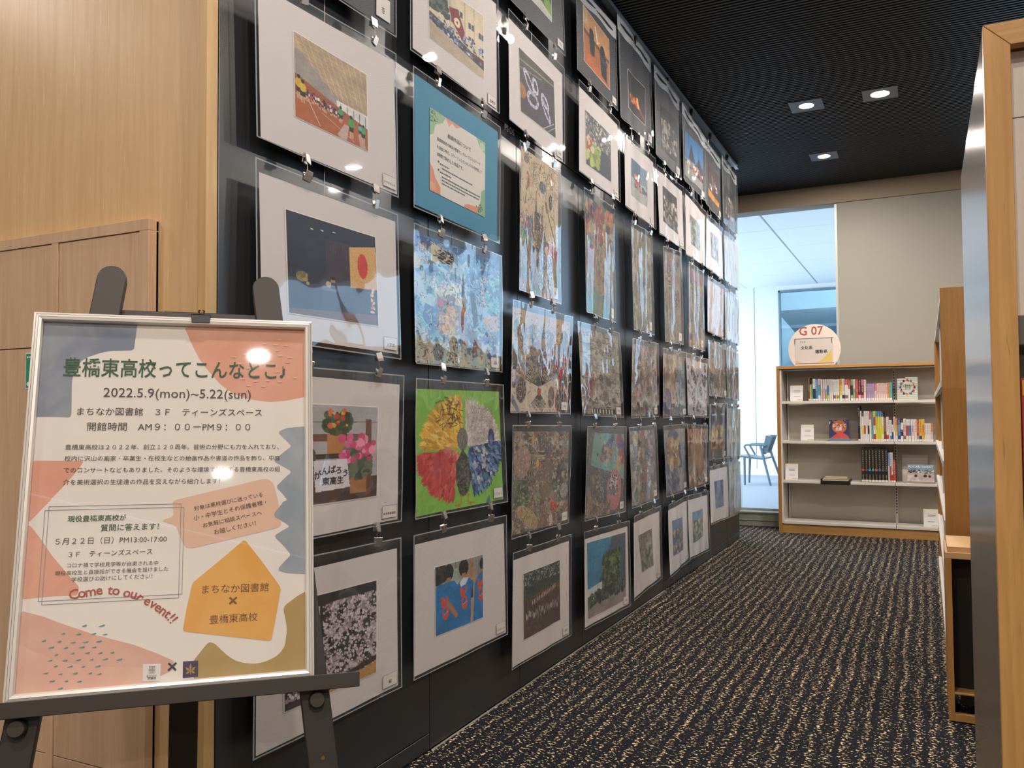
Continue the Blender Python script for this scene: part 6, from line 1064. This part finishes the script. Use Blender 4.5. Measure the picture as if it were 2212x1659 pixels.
for nm, x0, x1, zi, h_, lb in (('card', .345, .452, 0, .137, 'small white card stand at the left end of the top shelf'), ('card', .428, .535, 1, .138, 'small white card stand with a glare spot on the second shelf'), ('card', .292, .398, 2, .140, 'small white card stand at the left end of the third shelf'), ('card', 1.375, 1.485, 3, .145, 'small white card stand on the bottom shelf at the right')):
    e = stand_card('card_stand', x0, x1, YF+.035, SZ[zi]+.0015, h_, lb, []); marks_card(e, x0, x1, YF+.035, SZ[zi]+.0015, h_, RW)
def face_book(x0, x1, z, h_, label, paint, extra=None, lean=.035, y=YF+.04):
    e = empty('face_out_book', ((x0+x1)/2, y, z), label, 'book'); f = lambda u, v, o=0: (x0+(x1-x0)*u, y+lean*(1-v)-o, z+h_*(1-v))
    MB().prism([f(0, 0), f(1, 0), f(1, 1), f(0, 1)], (0, .012, 0)).build('pages', mat('book_pages', hexc('D9D0BE'), .8), e)
    def g_(u, v):
        u = np.asarray(u, float); v = np.asarray(v, float); return np.stack([x0+(x1-x0)*u, y+lean*(1-v)-.0008, z+h_*(1-v)], -1)
    im = Im(64, 72, seed=int(x0*999)); paint(im); grid_mesh('front_cover', g_, 64, 72, im.a, PRINT, e)
    if extra:
        mk = MB()
        for s_, u0, u1, v, asp, bd in extra[0]: text_on(mk, s_, lambda u, w_: f(u, v-w_, .0016), u0, u1, 0, bd, aspect=asp)
        mk.build('cover_lettering', extra[1], e)
    prop = MB().tube([f(.1, 1.0, -.02), (x0+(x1-x0)*.1, y+lean+.045, z+.002), (x0+(x1-x0)*.1, y+lean+.015, z+h_*.7)], .0015, 6); prop.build('wire_prop', WIREM, e)
def c_stripe(im):
    im.rect(0, 0, 1, 1, 'B9BDB2'); [im.rect(0, .06+i*.078, 1, .072+i*.078, '62645E') for i in range(12)]; im.rect(0, 0, .4, .06, '4E1E2A'); im.ell(.5, .48, .33, .30, 'B9BDB2')
    cs = ['3A2028', 'A83248', '2E6E7E', 'C87A3A', '3A2A30', 'B8423A', '2E5A78', '6A4A44']
    for i in range(12): a = i*.5236; im.ell(.5+.34*math.cos(a), .45+.31*math.sin(a), .055, .06, cs[i % 8]); im.ell(.5+.30*math.cos(a+.2), .45+.28*math.sin(a+.2), .03, .03, cs[(i+3) % 8])
def c_fuji(im):
    im.rect(0, 0, 1, 1, '2A2F55'); im.ell(.5, .33, .36, .30, 'B0603A'); im.poly([(.1, .85), (.55, .52), (.95, .78), (1, 1), (0, 1)], 'B8423E'); im.rect(0, .88, 1, 1, '55708C'); im.speck(14, (0, 0, 1, .2), ['8A5A5A', 'C9B8A0'], .05, .02)
def c_photo(im):
    im.rect(0, 0, 1, 1, 'B0A6A0'); im.rect(0, 0, 1, .36, '7A96AC'); im.speck(60, (0, .30, 1, .45), ['33302E', 'C9C4C0', '6A625C'], .03, .04); im.noise(.2, 8, 8); im.ell(.32, .60, .06, .07, '2E2420'); im.ell(.66, .60, .07, .08, '2E2420'); im.ell(.82, .62, .05, .07, '2E2420'); im.rect(0, .9, 1, 1, '8A7E78')
face_book(1.1995, 1.355, SZ[0]+.0015, .190, 'striped grey book with a wreath of small figures, faced out on the top shelf', c_stripe, ([('練習計画の', .28, .74, .42, 1.2, .02), ('立て方', .38, .66, .54, 1.2, .02)], INK))
face_book(.660, .822, SZ[1]+.0015, .180, 'navy book with an orange disc and red slope, faced out on the second shelf', c_fuji, ([('おしえて', .18, .82, .34, 1.0, .03), ('北斎', .30, .64, .50, 1.0, .03)], mat('cover_cream', hexc('DDD6C6'), .5)))
face_book(1.262, 1.462, SZ[2]+.0015, .150, 'landscape photo book with figures on pale sand, faced out on the third shelf', c_photo, ([('POCARI SWEAT', .04, .96, .17, 1.35, .02)], mat('cover_white', hexc('DDE2E6'), .5)))
e = empty('leaning_white_book', (1.33, YF+.10, SZ[2]), 'large plain white book leaning behind the landscape photo book', 'book')
MB().prism([(1.222, YF+.145, SZ[2]+.003), (1.418, YF+.145, SZ[2]+.003), (1.418, YF+.19, SZ[2]+.228), (1.222, YF+.19, SZ[2]+.228)], (0, .012, 0)).build('cover', mat('plain_white_cover', hexc('BDB8B2'), .5), e, .0006)
MB().prism([(1.226, YF+.1575, SZ[2]+.0045), (1.414, YF+.1575, SZ[2]+.0045), (1.414, YF+.2015, SZ[2]+.222), (1.226, YF+.2015, SZ[2]+.222)], (0, .009, 0)).build('pages', mat('book_pages', hexc('D9D0BE'), .8), e)
e = empty('flat_book_tray', (.71, YF+.1, SZ[2]), 'low black tray jutting over the third shelf edge', 'tray'); MB().box(.588, .827, YF-.004, YF+.20, SZ[2]+.0015, SZ[2]+.006).box(.588, .592, YF-.004, YF+.20, SZ[2]+.006, SZ[2]+.018).box(.823, .827, YF-.004, YF+.20, SZ[2]+.006, SZ[2]+.018).box(.588, .827, YF-.010, YF-.004, SZ[2]-.026, SZ[2]+.006).build('tray_body', BLACKP, e)
for i, (x0, x1, z0, c_, lb) in enumerate(((.603, .812, .0065, 'A8A49A', 'grey book lying flat on the black tray'), (.618, .800, .0205, 'D8C88A', 'pale yellow book lying on top of the grey book'))):
    e = empty('flat_book', (.71, YF+.09, SZ[2]+z0), lb, 'book'); z1 = SZ[2]+z0
    MB().box(x0, x1, YF+.005, YF+.17, z1, z1+.0015).box(x0, x1, YF+.005, YF+.17, z1+.0115, z1+.013).box(x0, x0+.0015, YF+.005, YF+.17, z1+.0015, z1+.0115).build('cover', mat('flat_cover_%d' % i, hexc(c_), .5), e); box('pages', x0+.002, x1-.002, YF+.008, YF+.167, z1+.0016, z1+.0114, mat('book_pages', hexc('D9D0BE'), .8), e)
# round sign
t = empty('round_sign', (.552, 7.73, TOP), 'round white sign reading G 07 on top of the low bookcase', 'sign')
cx_, cz_, r_ = .5505, 1.598, .2165; P = []
for i in range(64):
    a = -math.pi/2+2*math.pi*i/64; P.append((cx_+r_*math.cos(a), 7.722, max(TOP+.0015, cz_+r_*math.sin(a))))
mb = MB().prism(P, (0, .012, 0)); mb.build('disc', mat('sign_board_white', hexc('D9CEC6'), .5), t)
mb = MB(); text_on(mb, 'G 07', lambda u, v: (u, 7.7212, v), .428, .627, 1.722, .012, aspect=1.05); mb.build('lettering', mat('sign_rust_red', hexc('9A4A2C'), .5), t)
yy = 7.7205; box('paper_insert', .392, .706, yy-.001, yy+.001, 1.475, 1.690, mat('insert_paper', hexc('C9C1BC'), .7), t)
mb = MB(); n_ = 10; pc = [(.694, yy-.0014, 1.482)]+[(.694-.135*(1-math.sin(a)), yy-.0014, 1.482+.12*(1-math.cos(a))) for a in np.linspace(0, math.pi/2, n_)]; pc = [(.694, yy-.0014, 1.482), (.560, yy-.0014, 1.482)]+[(.560+.134*k/8, yy-.0014, 1.482+.112*(k/8)**1.7) for k in range(1, 9)]
mb.add(pc, [tuple(range(len(pc)))]); mb.build('yellow_corner', mat('sign_yellow', hexc('CDB45A'), .6), t); mb = MB(); mb.add([(.402, yy-.0014, 1.482), (.450, yy-.0014, 1.482), (.425, yy-.0014, 1.492), (.402, yy-.0014, 1.497)], [(0, 1, 2, 3)]); mb.build('yellow_corner', mat('sign_yellow', hexc('CDB45A'), .6), t)
mb = MB(); text_on(mb, '文化系', lambda u, v: (u, yy-.0016, v), .438, .538, 1.598, .02); text_on(mb, '運動系', lambda u, v: (u, yy-.0016, v), .557, .660, 1.560, .02); text_on(mb, 'プカラ', lambda u, v: (u, yy-.0016, v), .430, .478, 1.655, .01); mb.build('insert_lettering', INK, t)
MB().box(.388, .710, yy-.003, yy+.001, 1.690, 1.693).box(.392, .710, yy-.003, yy+.001, 1.472, 1.475).box(.388, .394, yy-.005, yy-.001, 1.648, 1.690).box(.692, .698, yy-.005, yy-.001, 1.650, 1.690).build('insert_holder', mat('holder_grey', hexc('6E665E'), .4, .5), t)
box('foot', .40, .70, 7.70, 7.76, TOP+.0002, TOP+.006, mat('sign_foot', hexc('D8BFA8'), .4), t)

# ================================================================== SIDE SHELVING AND ITS LOW END UNIT
XA, XB, YA, YZ, ZT = 1.470, 1.93, 3.66, 6.30, 1.530
t = empty('side_shelving', (1.7, 5, 0), 'tall oak-ended white bookcase on the right side of the aisle', 'bookcase')
box('end_panel', XA, XB, YA, YA+.028, 0, ZT, OAKM, t, .001)
box('top_board', XA+.004, XB, YA+.029, YZ, ZT-.02, ZT-.001, STEELW, t); box('back_panel', XA+.20, XA+.21, YA+.029, YZ, .08, ZT-.022, STEELG, t)
box('far_end_panel', XA, XB, YZ, YZ+.025, 0, ZT, OAKM, t, .001); box('plinth', XA+.02, XB, YA+.029, YZ-.001, 0, .07, STEELW, t)
LV = [1.165, .850, .620, .360, .080]
for z in LV:
    MB().box(XA+.010, XA+.198, YA+.030, YZ-.002, z-.006, z).box(XA-.004, XA+.012, YA+.030, YZ-.002, z-.022, z+.006).build('shelf', STEELW, t, .001)
for yv in (YA+.034, 4.95): box('divider', XA+.012, XA+.198, yv, yv+.012, .087, ZT-.022, STEELW, t)
rg = random.Random(21)
for li, z in enumerate(LV[:4]):
    y = YA+.055
    while y < 4.9:
        if abs(y-4.95) < .05: y = 5.0
        if rg.random() < .12: y += rg.uniform(.05, .2); continue
        w_ = rg.uniform(.012, .030); h_ = rg.uniform(.17, .21) if li else rg.uniform(.22, .28); c_ = rg.choice('wwwwtbyYcpOGw')
        if z+h_ > (LV[li-1]-.03 if li else ZT-.03): h_ = (LV[li-1]-.035 if li else ZT-.035)-z
        e = empty('shelved_book', (XA+.02, y, z+.001), 'book edge glimpsed as a thin sliver beside the oak end panel of the side shelving', 'book', 'books in the side shelving')
        x0 = XA+.016+rg.uniform(0, .01)
        MB().box(x0, x0+.13, y, y+w_, z+.001, z+h_).build('cover', bmat(c_), e); box('shelf_label', x0-.0007, x0-.0001, y+.001, y+w_-.001, z+.004, z+.03, mat('label_white', hexc('DEDAD4'), .6), e)
        y += w_+.001
t = empty('low_end_unit', (1.6, 3.4, 0), 'low oak unit with a black recessed front beside the metal shelf side', 'cabinet')
YL = 3.235; MB().box(1.459, 1.478, YL, YL+.30, .004, .548).box(1.478, 1.93, YL, YL+.02, .004, .030).box(1.478, 1.93, YL, YL+.02, .094, .100).box(1.911, 1.93, YL+.02, YL+.30, .004, .548).build('frame', OAKG, t, .001)
MB().box(1.459, 1.93, YL, YL+.30, .5485, .570).box(1.466, 1.93, YL+.012, YL+.30, .570, .588).build('top_board', wood('pale_beech', hexc('D2AE84'), hexc('C49E72'), hexc('DDBE98'), 1.5, 'X', .4, .3), t, .001)
box('bottom_board', 1.478, 1.911, YL+.0205, YL+.28, .094, .100, OAKG, t); box('black_panel', 1.4785, 1.911, YL+.06, YL+.07, .101, .548, mat('black_felt_panel', (.05, .05, .055), .8), t); box('outlet_box', 1.50, 1.60, YL+.10, YL+.14, .032, .085, mat('grey_socket', hexc('3E4448'), .5), t)

# ================================================================== NEAR SHELF UNIT AT THE RIGHT EDGE
XS, YN, YE, ZN = 1.5035, 1.46, 2.39, 1.640
t = empty('near_shelf_unit', (1.9, 1.9, 0), 'large oak-framed shelf unit with a brushed steel side at the right edge', 'bookcase')
box('steel_side', XS, XS+.002, YN+.020, YE, 0.0, ZN-.001, BRUSH, t)
def mitred(pts, mt, nm): MB().prism(pts, (0, .022, 0)).build(nm, mt, t, .0006)
FW2 = .036; XR = 2.42
mitred([(XS-.001, YN, 0), (XS-.001+FW2, YN, 0), (XS-.001+FW2, YN, ZN-FW2), (XS-.001, YN, ZN)], OAKG, 'frame_stile')
mitred([(XS-.0005, YN, ZN+.0004), (XS-.0005+FW2, YN, ZN-FW2+.0004), (XR-FW2, YN, ZN-FW2+.0004), (XR, YN, ZN+.0004)], OAKX, 'frame_rail'); mitred([(XR, YN, 0), (XR-FW2+.0004, YN, 0), (XR-FW2+.0004, YN, ZN-FW2), (XR, YN, ZN-.0006)], OAKG, 'frame_stile')
box('inner_side', XS+.0025, XS+FW2-.001, YN+.0225, YE, 0, ZN-.02, STEELW, t); box('top_board', XS+.0025, XR-.01, YN+.0225, YE, ZN-.0195, ZN-.002, OAKX, t); box('far_frame', XS+.0025, XR-.01, YE+.0005, YE+.012, 0, ZN-.002, OAKG, t)
IW = mat('pale_inner_panel', hexc('CFC4BA'), .6)
box('back_panel', XS+FW2, XR-.05, YN+.30, YN+.31, .05, 1.149, IW, t); box('upper_board', XS+FW2, XR-.05, YN+.034, YN+.05, 1.195, 1.500, IW, t); box('upper_board', XS+FW2, XR-.05, YN+.034, YN+.05, 1.502, ZN-.036, IW, t); box('shelf', XS+FW2, XR-.05, YN+.03, YN+.298, 1.150, 1.194, mat('dark_grey_shelf', hexc('5A554F'), .5), t, .001); box('shelf', XS+FW2, XR-.05, YN+.03, YN+.298, .78, .80, STEELW, t, .001); box('shelf', XS+FW2, XR-.05, YN+.03, YN+.298, .43, .45, STEELW, t, .001)
box('hook_bracket', 1.5705, 1.580, YN+.022, YN+.0335, 1.235, 1.268, mat('white_plastic', hexc('DAD8D6'), .4), t)
for i in range(6):
    x = XS+FW2+.006+i*.031; z = .801; h_ = .30 if i < 2 else .26
    e = empty('near_book', (x, YN+.1, z), ('red book at the right edge, standing inside the large oak-framed shelf' if i == 0 else '%s book, %s from the left inside the large oak-framed shelf' % (DESC['RTbYGO'[i]], nth(i))), 'book', 'books in the near shelf unit')
    c_ = 'RTbYGO'[i]; MB().box(x, x+.028, YN+.06, YN+.24, z, z+h_).build('cover', bmat(c_), e)
    if i == 0: box('yellow_band', x+.001, x+.027, YN+.0592, YN+.0599, z+h_-.028, z+h_-.004, mat('band_yellow', hexc('D8A832'), .5), e)

# ================================================================== CHAIR IN THE NEIGHBOURING ROOM
t = empty('arm_chair', (-.85, 13.3, -.05), 'blue-grey armchair with a mesh back in the bright room beyond the window', 'chair')
CM = mat('blue_grey_plastic', hexc('67767E'), .5); yb = 13.05
def leg(p0, p1): MB().cyl(p0, p1, .020, .017, 10).build('leg', CM, t)
leg((-1.08, yb, .38), (-1.08, yb, -.05)); leg((-1.08, yb+.46, .38), (-1.10, yb+.46, -.05)); leg((-.84, yb, .55), (-.70, yb, -.05)); leg((-.80, yb+.46, .55), (-.60, yb+.46, -.05))
mb = MB(); sp = [(-1.22, .385), (-1.12, .395), (-.95, .375), (-.80, .36), (-.72, .375), (-.72, .355), (-.80, .335), (-.95, .345), (-1.12, .365), (-1.22, .365)]
mb.prism([(x, yb-.01, z) for x, z in sp], (0, .48, 0)).build('seat', CM, t, .004)
mb = MB().prism([(-.86, yb+.02, .50), (-.74, yb+.02, .50), (-.68, yb+.02, .70), (-.69, yb+.02, .70), (-.80, yb+.02, .69)], (0, .02, 0)); bk = MB()
for i in range(8): z0 = .45+i*.030; x_ = -.80+(z0-.45)*.40; bk.box(x_-.006, x_+.006, yb+.02, yb+.44, z0, z0+.027)
bk.prism([(-.83, yb+.01, .42), (-.76, yb+.01, .42), (-.66, yb+.01, .70), (-.76, yb+.01, .70)], (0, .02, 0)); bk.prism([(-.83, yb+.43, .42), (-.76, yb+.43, .42), (-.66, yb+.43, .70), (-.76, yb+.43, .70)], (0, .02, 0)); bk.build('backrest', CM, t)
for yy in (yb-.005, yb+.465): MB().tube([(-1.00, yy, .385), (-1.08, yy, .53), (-1.06, yy, .555), (-.98, yy, .56), (-.76, yy, .55)], .015, 8).build('armrest', CM, t)
